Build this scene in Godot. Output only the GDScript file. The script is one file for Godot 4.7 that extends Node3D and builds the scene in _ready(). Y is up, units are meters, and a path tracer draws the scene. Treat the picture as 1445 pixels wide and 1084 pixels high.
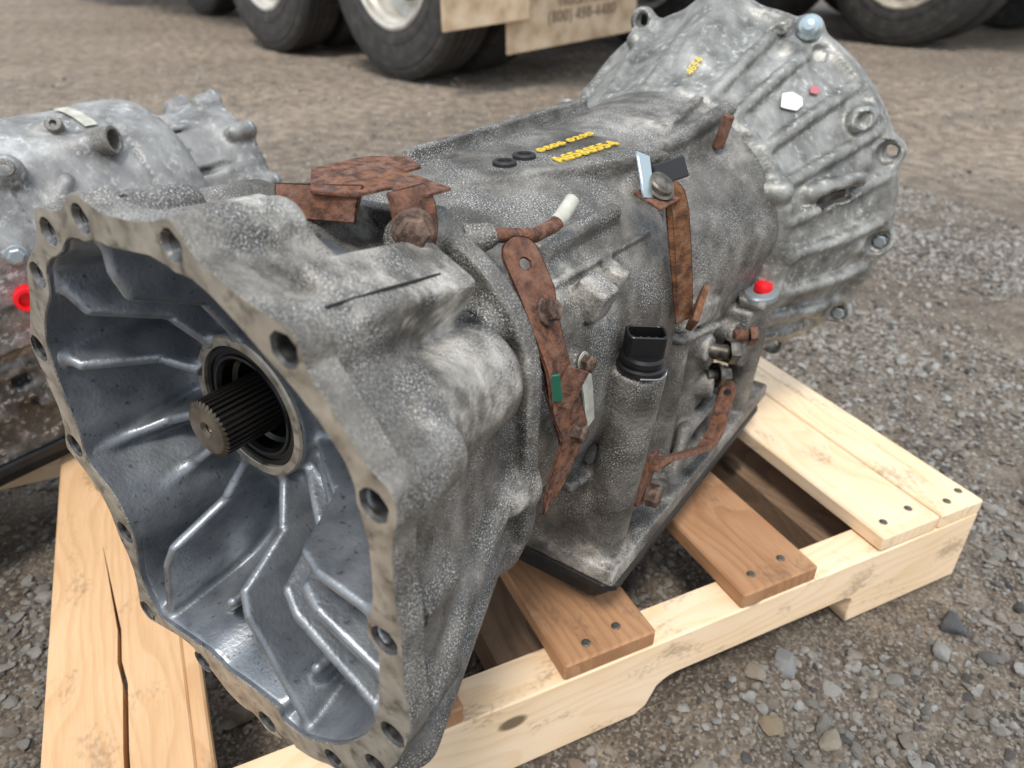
extends Node3D

const RIM_OUTER := [-373, 1274, -295, 1302, -164, 1303, -33, 1394, 30, 1420, 81, 1423, 175, 1381, 357, 1383, 585, 1407, 680, 1446, 740, 1444, 789, 1391, 826, 1330, 1016, 1257, 1214, 1192, 1315, 1184, 1369, 1136, 1392, 1072, 1398, 1029, 1545, 858, 1673, 703, 1740, 676, 1783, 626, 1787, 517, 1745, 372, 1739, 232, 1732, 71, 1753, -122, 1739, -331, 1744, -516, 1755, -702, 1720, -870, 1631, -1107, 1516, -1298, 1342, -1489, 1154, -1595, 933, -1713, 776, -1746, 736, -1699, 643, -1780, 494, -1813, 411, -1743, 284, -1765, 129, -1722, -159, -1517, -590, -1577, -687, -1458, -631, -1086, -676, -872, -714, -590, -921, -377, -990, -312, -900, -70, -932, 160, -958, 364, -934, 474, -813, 641, -687, 904, -626, 976, -482, 1079, -433, 1158, -409, 1228]
const RIM_INNER := [-382, 1027, -309, 1054, -224, 1104, -177, 1158, -71, 1203, 16, 1197, 109, 1230, 199, 1220, 380, 1237, 550, 1254, 619, 1241, 683, 1219, 756, 1226, 878, 1182, 1005, 1109, 1123, 1041, 1130, 1040, 1164, 1012, 1203, 974, 1271, 942, 1336, 883, 1438, 794, 1554, 649, 1569, 569, 1568, 503, 1603, 397, 1607, 269, 1604, 148, 1592, -17, 1569, -108, 1540, -179, 1534, -259, 1587, -318, 1581, -448, 1559, -642, 1534, -787, 1465, -981, 1330, -1185, 1143, -1380, 889, -1539, 706, -1551, 678, -1458, 428, -1451, 211, -1466, 31, -1422, -454, -1454, -548, -1243, -558, -1099, -480, -795, -535, -503, -750, -323, -735, -119, -767, 111, -766, 341, -745, 483, -660, 637, -517, 800, -476, 898, -457, 960]
const RIM_HOLES := [-307, 1178, 34, 1308, 696, 1339, -577, 899, 1283, 1072, -887, 387, -865, -259, -576, -789, -633, -1504, -69, -1600, 525, -1710, 1128, -1547, 1665, 537, 1639, -222, 1624, -888, 1474, -1276]

func _ready() -> void:
	rng.seed = 4
	var cam := Camera3D.new()
	cam.name = "camera"
	cam.position = Vector3(-0.72174, 0.61747, 0.34318)
	cam.rotation = Vector3(-0.54151, -0.44796, 0.01273)
	var lens := CameraAttributesPhysical.new()
	lens.frustum_focal_length = 23.456
	lens.frustum_near = 0.02
	lens.frustum_far = 200.0
	lens.frustum_focus_distance = 0.47
	lens.exposure_aperture = 7.5
	cam.attributes = lens
	cam.near = 0.02
	cam.far = 200.0
	add_child(cam)
	var env := Environment.new()
	env.background_mode = Environment.BG_SKY
	var sm := ProceduralSkyMaterial.new()
	sm.sky_top_color = Color(0.79, 0.83, 0.88)
	sm.sky_horizon_color = Color(0.80, 0.81, 0.82)
	sm.sky_curve = 0.3
	sm.ground_bottom_color = Color(0.30, 0.27, 0.24)
	sm.ground_horizon_color = Color(0.42, 0.40, 0.37)
	var sky := Sky.new()
	sky.sky_material = sm
	env.sky = sky
	env.tonemap_mode = Environment.TONE_MAPPER_LINEAR
	env.tonemap_exposure = 1.75
	env.sdfgi_enabled = true
	env.ssao_enabled = true
	env.ssil_enabled = true
	var we := WorldEnvironment.new()
	we.name = "world"
	we.environment = env
	add_child(we)
	var sun := DirectionalLight3D.new()
	sun.name = "sun"
	sun.light_color = Color(1.0, 0.97, 0.93)
	sun.light_energy = 0.5
	sun.light_angular_distance = 14.0
	sun.shadow_enabled = true
	sun.rotation = Vector3(deg_to_rad(-62.0), deg_to_rad(-35.0), 0)
	add_child(sun)
	make_materials()
	M.flap_print = plain(Color(0.50, 0.43, 0.36), 0.85)
	build_ground()
	build_gravel()
	build_pallet()
	build_gearbox()
	build_second_gearbox()
	tyre0 = tyre_mesh()
	lorry(Vector3(0.42, 0, -3.41), 0.305, "lorry with white rims and tan mud flaps, left of the gearbox", M.rim, true)
	lorry(Vector3(3.84, 0, -3.49), 0.27, "lorry with dusty rims, at the far right behind the gearbox", M.rim_old, false)
	build_stones()

func make_materials() -> void:
	# worn cast aluminium: grey with darker grime and white oxide bloom
	var cast := tex(11, 0.010, 7, [[0.0, Color(0.40, 0.39, 0.37)], [0.3, Color(0.55, 0.537, 0.512)], [0.5, Color(0.68, 0.665, 0.64)], [0.7, Color(0.81, 0.795, 0.765)], [1.0, Color(0.96, 0.95, 0.925)]], 1024, FastNoiseLite.TYPE_SIMPLEX_SMOOTH, 0.0, 0.68)
	var bloom := tex(12, 0.13, 4, [[0.0, Color(0.14, 0.135, 0.125, 0.9)], [0.30, Color(0.22, 0.21, 0.20, 0.55)], [0.47, Color(0.5, 0.5, 0.49, 0.0)], [0.56, Color(0.72, 0.72, 0.71, 0.25)], [0.68, Color(0.88, 0.89, 0.89, 0.85)], [1.0, Color(0.95, 0.95, 0.95, 1.0)]], 1024, FastNoiseLite.TYPE_SIMPLEX_SMOOTH, 0.0, 0.7)
	var where := tex(13, 0.012, 5, [[0.0, grey(0.10)], [0.40, grey(0.22)], [0.52, grey(0.55)], [0.64, grey(1.0)], [1.0, grey(1.0)]], 512, FastNoiseLite.TYPE_SIMPLEX_SMOOTH, 0.0, 0.6)
	var pits := tex(14, 0.09, 5, [], 1024, FastNoiseLite.TYPE_SIMPLEX_SMOOTH, 0.0, 0.7)
	M.pits = pits
	M.cast = relief(over(tri_mat(cast, 2.6, 0.58, 0.3), bloom, 5.2, where), pits, 0.08)
	var thin := tex(62, 0.05, 5, [[0.0, Color(0.2, 0.2, 0.19, 0.5)], [0.35, Color(0.3, 0.3, 0.29, 0.2)], [0.5, Color(0.5, 0.5, 0.49, 0.0)], [0.62, Color(0.72, 0.72, 0.71, 0.2)], [0.78, Color(0.88, 0.88, 0.87, 0.7)], [1.0, Color(0.92, 0.92, 0.91, 0.85)]], 1024, FastNoiseLite.TYPE_SIMPLEX_SMOOTH, 0.0, 0.65)
	M.cast.vertex_color_use_as_albedo = true
	M.cast_plain = relief(over(tri_mat(cast, 2.6, 0.58, 0.3), bloom, 5.2, where), pits, 0.08)
	M.cast_plain.albedo_color = Color(0.66, 0.655, 0.645)
	M.cast2 = relief(over(tri_mat(tex(61, 0.01, 6, [[0.0, grey(0.52)], [0.5, Color(0.70, 0.70, 0.695)], [1.0, grey(0.86)]]), 2.2, 0.52, 0.25), thin, 1.6, where), pits, 0.06)
	M.cast2.vertex_color_use_as_albedo = true
	M.cast_case = relief(over(tri_mat(cast, 2.4, 0.56, 0.3), bloom, 4.6, where), pits, 0.07)
	M.cast_case.vertex_color_use_as_albedo = true
	M.bell = relief(over(tri_mat(tex(15, 0.014, 6, [[0.0, Color(0.42, 0.42, 0.41)], [0.4, Color(0.605, 0.605, 0.592)], [0.7, Color(0.735, 0.735, 0.722)], [1.0, Color(0.875, 0.875, 0.86)]]), 2.2, 0.5, 0.45), thin, 2.0, where), pits, 0.05)
	M.bell.vertex_color_use_as_albedo = true
	M.liner = relief(over(tri_mat(tex(16, 0.01, 5, [[0.0, Color(0.40, 0.42, 0.445)], [0.5, Color(0.515, 0.535, 0.56)], [1.0, Color(0.61, 0.63, 0.65)]]), 3.0, 0.40, 0.6), tex(17, 0.06, 4, [[0.0, Color(0.05, 0.05, 0.05, 0.8)], [0.18, Color(0.1, 0.1, 0.1, 0.5)], [0.26, Color(0.3, 0.3, 0.3, 0.0)], [1.0, Color(0.3, 0.3, 0.3, 0.0)]], 1024), 2.4), pits, 0.02)
	M.face = over(tri_mat(tex(18, 0.012, 6, [[0.0, Color(0.47, 0.445, 0.41)], [0.45, Color(0.64, 0.615, 0.57)], [1.0, Color(0.76, 0.735, 0.69)]]), 4.0, 0.42, 0.55), tex(19, 0.03, 5, [[0.0, Color(0.12, 0.11, 0.10, 0.85)], [0.28, Color(0.2, 0.18, 0.16, 0.25)], [0.4, Color(0.3, 0.3, 0.3, 0.0)], [1.0, Color(0.3, 0.3, 0.3, 0.0)]], 512), 5.0)
	M.thread = tri_mat(tex(63, 0.03, 3, [[0.0, grey(0.25)], [1.0, grey(0.55)]], 128), 20.0, 0.3, 0.8)
	M.bore = tri_mat(tex(64, 0.03, 4, [[0.0, grey(0.16)], [0.5, grey(0.34)], [1.0, Color(0.48, 0.46, 0.43)]], 128), 20.0, 0.5, 0.5)  # steel darkened for the holes: depth shade put into the colour
	M.bright = tri_mat(tex(20, 0.02, 4, [[0.0, grey(0.5)], [1.0, grey(0.75)]], 256), 10.0, 0.3, 0.85)
	var rust := tex(21, 0.016, 6, [[0.0, Color(0.17, 0.12, 0.105)], [0.3, Color(0.29, 0.20, 0.165)], [0.48, Color(0.40, 0.275, 0.22)], [0.62, Color(0.50, 0.34, 0.25)], [0.74, Color(0.44, 0.36, 0.34)], [1.0, Color(0.62, 0.52, 0.46)]], 1024, FastNoiseLite.TYPE_SIMPLEX_SMOOTH, 0.0, 0.72)
	M.rust = relief(tri_mat(rust, 6.0, 0.85, 0.1), pits, 0.06)
	M.rust.uv1_triplanar_sharpness = 2.0
	over(M.rust, tex(67, 0.02, 5, [[0.0, Color(0.5, 0.42, 0.40, 0.55)], [0.35, Color(0.5, 0.42, 0.40, 0.0)], [0.55, Color(0.56, 0.36, 0.24, 0.0)], [0.68, Color(0.56, 0.36, 0.24, 0.35)], [1.0, Color(0.64, 0.44, 0.30, 0.5)]], 512, FastNoiseLite.TYPE_SIMPLEX_SMOOTH, 0.0, 0.65), 5.0)
	M.rust_orange = relief(tri_mat(tex(22, 0.02, 6, [[0.0, Color(0.20, 0.13, 0.10)], [0.35, Color(0.36, 0.24, 0.17)], [0.55, Color(0.50, 0.32, 0.19)], [0.72, Color(0.47, 0.40, 0.34)], [1.0, Color(0.58, 0.52, 0.46)]], 512, FastNoiseLite.TYPE_SIMPLEX_SMOOTH, 0.0, 0.7), 7.0, 0.88, 0.05), pits, 0.06)
	M.rust_bolt = relief(tri_mat(tex(65, 0.02, 6, [[0.0, Color(0.16, 0.13, 0.12)], [0.4, Color(0.34, 0.27, 0.23)], [0.6, Color(0.46, 0.38, 0.33)], [1.0, Color(0.60, 0.53, 0.47)]], 512, FastNoiseLite.TYPE_SIMPLEX_SMOOTH, 0.0, 0.7), 9.0, 0.7, 0.35), pits, 0.05)
	M.steel = relief(tri_mat(tex(23, 0.02, 5, [[0.0, Color(0.22, 0.20, 0.18)], [0.5, Color(0.40, 0.38, 0.35)], [1.0, Color(0.58, 0.56, 0.52)]], 512), 8.0, 0.45, 0.75), pits, 0.02)
	M.dark_steel = plain(Color(0.27, 0.26, 0.25), 0.36, 0.8)
	M.shaft_face = tri_mat(tex(24, 0.02, 5, [[0.0, Color(0.28, 0.26, 0.23)], [1.0, Color(0.45, 0.42, 0.38)]], 256), 12.0, 0.4, 0.8)
	M.black_oil = plain(Color(0.045, 0.045, 0.05), 0.3, 0.0)
	M.black_plastic = plain(Color(0.075, 0.075, 0.085), 0.38)
	M.gasket = relief(tri_mat(tex(25, 0.02, 4, [[0.0, grey(0.07)], [1.0, grey(0.16)]], 256), 8.0, 0.55), pits, 0.03)
	M.red = plain(Color(0.90, 0.07, 0.12), 0.4)
	M.green = plain(Color(0.10, 0.36, 0.28), 0.55)
	M.white_tag = tri_mat(tex(26, 0.02, 4, [[0.0, Color(0.62, 0.62, 0.57)], [1.0, Color(0.82, 0.82, 0.78)]], 256), 10.0, 0.6)
	M.white_paint = plain(Color(0.88, 0.89, 0.88), 0.6)
	M.pink_paint = plain(Color(0.72, 0.42, 0.46), 0.7)
	M.yellow = plain(Color(0.93, 0.80, 0.22), 0.6)
	M.yellow.albedo_color = Color.WHITE
	M.yellow.albedo_texture = tex(66, 0.05, 5, [[0.0, Color(0.9, 0.75, 0.2, 0.0)], [0.30, Color(0.82, 0.68, 0.2, 0.0)], [0.36, Color(0.85, 0.72, 0.25, 1.0)], [1.0, Color(0.97, 0.87, 0.35, 1.0)]], 512, FastNoiseLite.TYPE_SIMPLEX_SMOOTH, 0.0, 0.7)
	M.yellow.uv1_triplanar = true
	M.yellow.uv1_scale = Vector3.ONE * 36.0
	M.yellow.transparency = BaseMaterial3D.TRANSPARENCY_ALPHA_SCISSOR
	M.zinc = plain(Color(0.70, 0.76, 0.78), 0.3, 0.75)
	M.zinc_dull = plain(Color(0.62, 0.66, 0.68), 0.42, 0.6)
	# timber
	M.pine = wood([[0.0, Color(0.74, 0.62, 0.47)], [0.3, Color(0.88, 0.755, 0.59)], [0.55, Color(0.935, 0.82, 0.67)], [1.0, Color(0.97, 0.875, 0.76)]], 31)
	M.amber = wood([[0.0, Color(0.45, 0.31, 0.20)], [0.3, Color(0.565, 0.40, 0.27)], [0.6, Color(0.64, 0.47, 0.33)], [1.0, Color(0.72, 0.56, 0.42)]], 32)
	M.honey = wood([[0.0, Color(0.66, 0.51, 0.36)], [0.3, Color(0.765, 0.595, 0.43)], [0.6, Color(0.82, 0.66, 0.49)], [1.0, Color(0.87, 0.73, 0.57)]], 33)
	M.shaded_wood = wood([[0.0, Color(0.32, 0.25, 0.19)], [0.3, Color(0.42, 0.33, 0.26)], [0.6, Color(0.50, 0.41, 0.33)], [1.0, Color(0.60, 0.50, 0.41)]], 34)  # brown for the bottom boards, their shade put into the colour
	M.nail = tri_mat(tex(35, 0.03, 4, [[0.0, grey(0.22)], [1.0, Color(0.5, 0.47, 0.43)]], 128), 30.0, 0.5, 0.6)
	# ground
	var soil := tex(41, 0.011, 6, [[0.0, Color(0.403, 0.364, 0.325)], [0.35, Color(0.515, 0.470, 0.426)], [0.55, Color(0.594, 0.549, 0.498)], [0.75, Color(0.666, 0.622, 0.571)], [1.0, Color(0.762, 0.722, 0.672)]], 2048, FastNoiseLite.TYPE_SIMPLEX_SMOOTH, 0.0, 0.55)
	var grit := tex(42, 0.085, 1, [[0.0, Color(0.16, 0.14, 0.125, 0.5)], [0.33, Color(0.25, 0.22, 0.2, 0.2)], [0.48, Color(0.4, 0.4, 0.4, 0.0)], [0.62, Color(0.55, 0.52, 0.48, 0.15)], [0.78, Color(0.55, 0.52, 0.47, 0.3)], [1.0, Color(0.64, 0.62, 0.58, 0.5)]], 1024, FastNoiseLite.TYPE_CELLULAR)
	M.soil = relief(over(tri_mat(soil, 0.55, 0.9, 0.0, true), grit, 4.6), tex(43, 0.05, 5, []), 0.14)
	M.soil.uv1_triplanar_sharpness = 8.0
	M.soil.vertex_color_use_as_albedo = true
	M.stone = relief(tri_mat(tex(44, 0.02, 5, [[0.0, grey(0.72)], [1.0, grey(1.0)]], 256), 14.0, 0.85), pits, 0.1)
	M.stone.vertex_color_use_as_albedo = true
	# lorries
	M.tyre = relief(tri_mat(tex(51, 0.02, 5, [[0.0, Color(0.17, 0.17, 0.17)], [0.6, Color(0.235, 0.23, 0.225)], [1.0, Color(0.33, 0.31, 0.28)]], 512), 1.3, 0.8), pits, 0.1)
	M.rim = tri_mat(tex(52, 0.01, 4, [[0.0, Color(0.66, 0.64, 0.60)], [1.0, Color(0.90, 0.90, 0.88)]], 512), 1.5, 0.4, 0.3)
	M.rim_old = tri_mat(tex(53, 0.012, 5, [[0.0, Color(0.52, 0.48, 0.43)], [1.0, Color(0.88, 0.86, 0.81)]], 512), 1.5, 0.6, 0.2)
	M.flap = tri_mat(tex(54, 0.008, 6, [[0.0, Color(0.66, 0.57, 0.46)], [0.5, Color(0.80, 0.71, 0.59)], [1.0, Color(0.88, 0.81, 0.71)]], 512), 1.6, 0.85)
	M.chassis = plain(Color(0.12, 0.115, 0.11), 0.7, 0.1)
	M.body_white = plain(Color(0.72, 0.72, 0.70), 0.4)

func wood(stops: Array, seed_: int) -> StandardMaterial3D:
	# sawn board, grain along u: growth rings that bow round a few knots, fibres, grey handling dirt
	var w := 1024
	var hgt := 256
	var im := Image.create_empty(w, hgt, false, Image.FORMAT_RGB8)
	var warp := noise(seed_, 1.0, 3)
	var fibre := noise(seed_ + 1, 1.0, 3)
	var dirt := noise(seed_ + 2, 1.0, 5)
	var knots := []
	var r := RandomNumberGenerator.new()
	r.seed = seed_ * 31
	for k in 7:
		knots.append([r.randf() * 4.0, r.randf(), r.randf_range(0.018, 0.05)])
	var c0: Color = stops[0][1]
	var c1: Color = stops[1][1]
	var c2: Color = stops[2][1]
	var c3: Color = stops[3][1]
	for j in hgt:
		for i in w:
			var u := i * 4.0 / w
			var v := j / float(hgt)
			var y := v
			var dark := 0.0
			for kn in knots:
				var dx: float = (u - kn[0]) * 0.55
				var dy: float = v - kn[1]
				var q := sqrt(dx * dx + dy * dy) / (kn[2] as float)
				if q < 4.0:
					y += dy * exp(-q * q * 0.35) * 1.2
					if q < 1.0:
						dark = maxf(dark, smoothstep(1.0, 0.55, q))
			var ring := y * 16.0 + 1.6 * warp.get_noise_2d(u * 0.45, y * 1.6) * 3.0
			var f := ring - floorf(ring)
			var line := smoothstep(0.35, 0.92, f) * (1.0 - smoothstep(0.92, 1.0, f))
			var fib := 0.5 + 0.5 * fibre.get_noise_2d(u * 6.0, v * 190.0)
			var tone := clampf(0.75 - 0.30 * line + 0.45 * (fib - 0.5) + 0.30 * warp.get_noise_2d(u * 1.3 + 9.0, v * 2.5), 0.0, 1.0)
			var c := c1.lerp(c2, tone * 2.0) if tone < 0.5 else c2.lerp(c3, tone * 2.0 - 1.0)
			c = c.lerp(c0 * 0.55, dark * 0.85)
			var d := dirt.get_noise_2d(u * 2.4, v * 4.0) + 0.35 * fibre.get_noise_2d(u * 30.0 + 5.0, v * 60.0)
			c = c.lerp(Color(0.30, 0.26, 0.22), 0.30 * smoothstep(0.20, 0.75, d))
			im.set_pixel(i, j, c)
	im.generate_mipmaps()
	var m := StandardMaterial3D.new()
	m.albedo_texture = ImageTexture.create_from_image(im)
	m.uv1_scale = Vector3(0.95, 3.7, 1.0)
	m.roughness = 0.78
	m.heightmap_enabled = true
	m.heightmap_texture = m.albedo_texture
	m.heightmap_scale = 0.05
	return m


# ---------------------------------------------------------------- fields
# A signed-distance field: a hull (by kind) joined smoothly with solids, from which surface nets make one continuous cast surface.
class Outline2D:
	var data := PackedFloat32Array()
	var x0 := -0.24
	var y0 := -0.27
	var h := 0.003
	var nx := 164
	var ny := 157
	func _init(poly: PackedVector2Array) -> void:
		data.resize(nx * ny)
		var n := poly.size()
		for j in ny:
			for i in nx:
				var p := Vector2(x0 + i * h, y0 + j * h)
				var best := 1.0
				var inside := false
				var a := poly[n - 1]
				for m in n:
					var b := poly[m]
					var ab := b - a
					var ap := p - a
					var t := clampf(ap.dot(ab) / ab.length_squared(), 0.0, 1.0)
					best = minf(best, (ap - ab * t).length_squared())
					if (a.y > p.y) != (b.y > p.y) and p.x < ab.x * (p.y - a.y) / ab.y + a.x:
						inside = not inside
					a = b
				data[j * nx + i] = -sqrt(best) if inside else sqrt(best)
	func at(x: float, y: float) -> float:
		var fx := clampf((x - x0) / h, 0.0, nx - 1.001)
		var fy := clampf((y - y0) / h, 0.0, ny - 1.001)
		var i := int(fx)
		var j := int(fy)
		fx -= i
		fy -= j
		var q := j * nx + i
		return lerpf(lerpf(data[q], data[q + 1], fx), lerpf(data[q + nx], data[q + nx + 1], fx), fy)

class Field:
	var kind := 0
	var outer: Outline2D
	var inner: Outline2D
	var typ := PackedInt32Array()
	var sgn := PackedInt32Array()
	var kk := PackedFloat32Array()
	var pa := PackedVector3Array()
	var pb := PackedVector3Array()
	var ra := PackedFloat32Array()
	var rb := PackedFloat32Array()
	var xf: Array[Transform3D] = []
	var h := 0.004
	var box := AABB()
	var lists := []
	var all := PackedInt32Array()
	# results of each block
	var out_key := []
	var out_pos := []
	var out_nrm := []
	var out_edge := []
	var nb := Vector3i()

	func add(t: int, a: Vector3, b: Vector3, r1: float, r2: float, k := 0.008, s := 1, x := Transform3D()) -> void:
		all.append(typ.size())
		typ.append(t)
		sgn.append(s)
		kk.append(k)
		pa.append(a)
		pb.append(b)
		ra.append(r1)
		rb.append(r2)
		xf.append(x)
	func cap(a: Vector3, b: Vector3, r1: float, r2 := -1.0, k := 0.008, s := 1) -> void:   # tapered capsule
		add(0, a, b, r1, r1 if r2 < 0.0 else r2, k, s)
	func cyl(a: Vector3, b: Vector3, r: float, round := 0.0015, k := 0.004, s := 1) -> void:  # cylinder between two points
		add(1, a, b, r, round, k, s)
	func bx(c: Vector3, half: Vector3, round := 0.003, k := 0.008, s := 1, turn := Vector3.ZERO) -> void:
		add(2, half, Vector3.ZERO, round, 0.0, k, s, Transform3D(Basis.from_euler(turn), c).affine_inverse())
	func rib(th: float, r0: float, r1: float, w: float, shift := 0.0, k := 0.006) -> void:   # a radial rib in a bowl
		add(3, Vector3(cos(th), sin(th), 0), Vector3(r0, r1, w), shift, 0.0, k)

	func prim(i: int, p: Vector3) -> float:
		match typ[i]:
			0:
				var ab := pb[i] - pa[i]
				var ap := p - pa[i]
				var t := clampf(ap.dot(ab) / ab.length_squared(), 0.0, 1.0)
				return (ap - ab * t).length() - lerpf(ra[i], rb[i], t)
			1:
				var ab := pb[i] - pa[i]
				var l := ab.length()
				var ap := p - pa[i]
				var z := ap.dot(ab) / l
				var rho := sqrt(maxf(ap.length_squared() - z * z, 0.0))
				var dr := rho - ra[i] + rb[i]
				var dz := absf(z - l * 0.5) - l * 0.5 + rb[i]
				return minf(maxf(dr, dz), 0.0) + Vector2(maxf(dr, 0.0), maxf(dz, 0.0)).length() - rb[i]
			2:
				var q := (xf[i] * p).abs() - pa[i] + Vector3(ra[i], ra[i], ra[i])
				return q.max(Vector3.ZERO).length() + minf(maxf(q.x, maxf(q.y, q.z)), 0.0) - ra[i]
			_:
				var d := pa[i]
				var rho := p.z * d.x + p.y * d.y - ra[i]
				var t := absf(p.z * d.y - p.y * d.x)
				var c: float
				if rho < 0.07:
					c = 0.060 - (rho - 0.045) * 0.6
				elif rho < 0.086:
					c = 0.045 - (rho - 0.07) * 2.25
				else:
					c = maxf(0.009 - (rho - 0.086) * 0.35, 0.004)
				var da := t - pb[i].z - (p.x - c) * 0.09 + 0.0028
				var db := (c - p.x) * (0.5 if rho > 0.068 and rho < 0.0865 else 0.92) + 0.0028
				var dc := maxf(pb[i].x - rho - ra[i], rho + ra[i] - pb[i].y)
				db = maxf(db, dc)
				return minf(maxf(da, db), 0.0) + Vector2(maxf(da, 0.0), maxf(db, 0.0)).length() - 0.0028

	static func rbox(x: float, y: float, cx: float, cy: float, hx: float, hy: float, r: float) -> float:
		var qx := absf(x - cx) - hx + r
		var qy := absf(y - cy) - hy + r
		return minf(maxf(qx, qy), 0.0) + Vector2(maxf(qx, 0.0), maxf(qy, 0.0)).length() - r

	static func smax(a: float, b: float, k: float) -> float:
		var m := maxf(k - absf(a - b), 0.0)
		return maxf(a, b) + m * m * 0.25 / k

	func hull(p: Vector3) -> float:
		var s := p.x
		match kind:
			1:   # rear housing: from the flange outline to a round section
				var t := smoothstep(0.02, 0.135, s)
				var d := lerpf(outer.at(p.z, p.y) + 0.005 + 0.12 * minf(s, 0.08) + 0.5 * minf(maxf(s - 0.008, 0.0), 0.06) * smoothstep(0.05, 0.10, p.y) * smoothstep(0.03, -0.02, p.z), rbox(p.z, p.y, 0.024, -0.018, 0.114, 0.118, 0.098), t)
				var ring := rbox(p.z, p.y, 0.022, -0.018, 0.125 + 0.004 * smoothstep(0.0, 0.08, p.y), 0.125 + 0.003 * smoothstep(0.0, 0.08, p.z), 0.09)
				ring = smax(ring, absf(s - 0.140) - 0.0065, 0.002)
				d = smax(d * 0.92, s - 0.1465, 0.002)
				var mr := maxf(0.004 - absf(d - ring), 0.0)
				d = minf(d, ring) - mr * mr * 0.25 / 0.004
				return maxf(d, 0.008 - s)
			2:   # the liner of the opening: a cup
				var fl := inner.at(p.z, p.y)
				var dr := 0.03 + 0.25 * maxf(smoothstep(-0.05, 0.06, p.z * 0.8 - p.y * 0.4), smoothstep(0.05, 0.11, p.y))
				var rho := Vector2(p.y, p.z).length()
				var floor_s := 0.072 + 0.012 * smoothstep(0.05, 0.08, rho) - 0.024 * smoothstep(0.09, 0.16, rho)
				var air := smax(fl + dr * maxf(s, 0.0) - 0.0005, (s - floor_s) * 0.9, 0.018)
				return maxf(maxf(fl + dr * maxf(s, 0.0) - 0.0065, -air), maxf(0.0022 - s, s - 0.092))
			3:   # main case
				var d := rbox(p.z, p.y, 0.021, -0.02, 0.113, 0.114, 0.098)
				d = smax(d, absf(s - 0.2555) - 0.108, 0.006)
				var d2 := rbox(p.z, p.y, 0.010, -0.14, 0.080 + 0.032 * smoothstep(-0.16, -0.05, p.y), 0.09, 0.012)
				d2 = maxf(d2, absf(s - 0.445) - 0.165)
				var m := maxf(0.012 - absf(d - d2), 0.0)
				d = minf(d, d2) - m * m * 0.25 / 0.012
				# behind the step the case is a cone that opens towards the bell; its crown stands higher than its flank
				var q := Vector2(p.z - 0.021, p.y + 0.026)
				var t := clampf((s - 0.36) / 0.19, 0.0, 1.0)
				var low := 0.096 + (0.040 - 0.016 * smoothstep(0.01, -0.05, p.y) * smoothstep(0.0, 0.05, p.z)) * pow(t, 1.4)
				var fr := (q.length() - lerpf(low, 0.126 + 0.011 * t, smoothstep(0.93, 1.13, q.angle_to(Vector2.RIGHT) * -1.0))) * 0.6
				fr = maxf(fr, absf(s - 0.455) - 0.10)
				m = maxf(0.012 - absf(d - fr), 0.0)
				d = minf(d, fr) - m * m * 0.25 / 0.012
				# the deck on top widens towards the bell
				var deck := smax((s - 0.20) * -0.43 + (p.z - 0.018) * 0.90, p.y - 0.1, 0.004)
				deck = smax(maxf(deck, -0.028 - p.z), maxf(0.185 - s, maxf(s - 0.385, 0.03 - p.y)), 0.006)
				m = maxf(0.006 - absf(d - deck), 0.0)
				return minf(d, deck) - m * m * 0.25 / 0.006
			4:   # bell housing
				var t := clampf((s - 0.55) / 0.14, 0.0, 1.0)
				var q := Vector2(p.z - 0.022 - 0.003 * t, p.y + 0.027 - 0.007 * t).length()
				var r := 0.136 + 0.053 * pow(t, 0.9)
				var d := smax((q - r) * 0.9, absf(s - 0.622) - 0.082, 0.005)
				var f := smax(q - 0.1965, absf(s - 0.6965) - 0.0095, 0.004)
				var m := maxf(0.012 - absf(d - f), 0.0)
				d = minf(d, f) - m * m * 0.25 / 0.012
				return maxf(d, -maxf(q - 0.168 + 0.6 * maxf(0.7 - s, 0.0), 0.66 - s))
			5:   # barrel of the second gearbox
				var q := Vector2(p.z, p.y).length()
				var r := 0.128
				if s > 0.285:
					r = 0.131 - 0.25 * maxf(s - 0.325, 0.0)
				elif s > 0.281:
					r = 0.1265
				if s < 0.15:
					r = 0.132
				var d := smax((q - r), absf(s - 0.11) - 0.235, 0.010)
				var low := rbox(p.z, p.y, 0.0, -0.12, 0.092, 0.07, 0.012)
				low = maxf(low, absf(s - 0.06) - 0.2)
				var m := maxf(0.02 - absf(d - low), 0.0)
				return minf(d, low) - m * m * 0.25 / 0.02
			6:   # its star-shaped tail
				var a := atan2(p.y, p.z)
				var q := Vector2(p.z + 0.03, p.y).length()
				var r := 0.075 + 0.03 * smoothstep(0.34, 0.45, s)
				return maxf((q - r) * 0.9, absf(s - 0.39) - 0.075)
		return 1.0

	func eval(p: Vector3, list: PackedInt32Array) -> float:
		var d := hull(p)
		for i in list:
			var k := kk[i]
			var q := prim(i, p)
			if sgn[i] > 0:
				var m := maxf(k - absf(d - q), 0.0)
				d = minf(d, q) - m * m * 0.25 / k
			else:
				var m := maxf(k - absf(d + q), 0.0)
				d = maxf(d, -q) + m * m * 0.25 / k
		if kind == 2:
			var dr := 0.03 + 0.25 * maxf(smoothstep(-0.05, 0.06, p.z * 0.8 - p.y * 0.4), smoothstep(0.05, 0.11, p.y))
			d = maxf(d, maxf(inner.at(p.z, p.y) + dr * maxf(p.x, 0.0) - 0.0065, maxf(0.0022 - p.x, p.x - 0.092)))
		elif kind == 1:
			var dr := 0.03 + 0.25 * maxf(smoothstep(-0.05, 0.06, p.z * 0.8 - p.y * 0.4), smoothstep(0.05, 0.11, p.y))
			d = maxf(d, -maxf(inner.at(p.z, p.y) + dr * maxf(p.x, 0.0) - 0.0045, p.x - 0.090))
		return d

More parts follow.
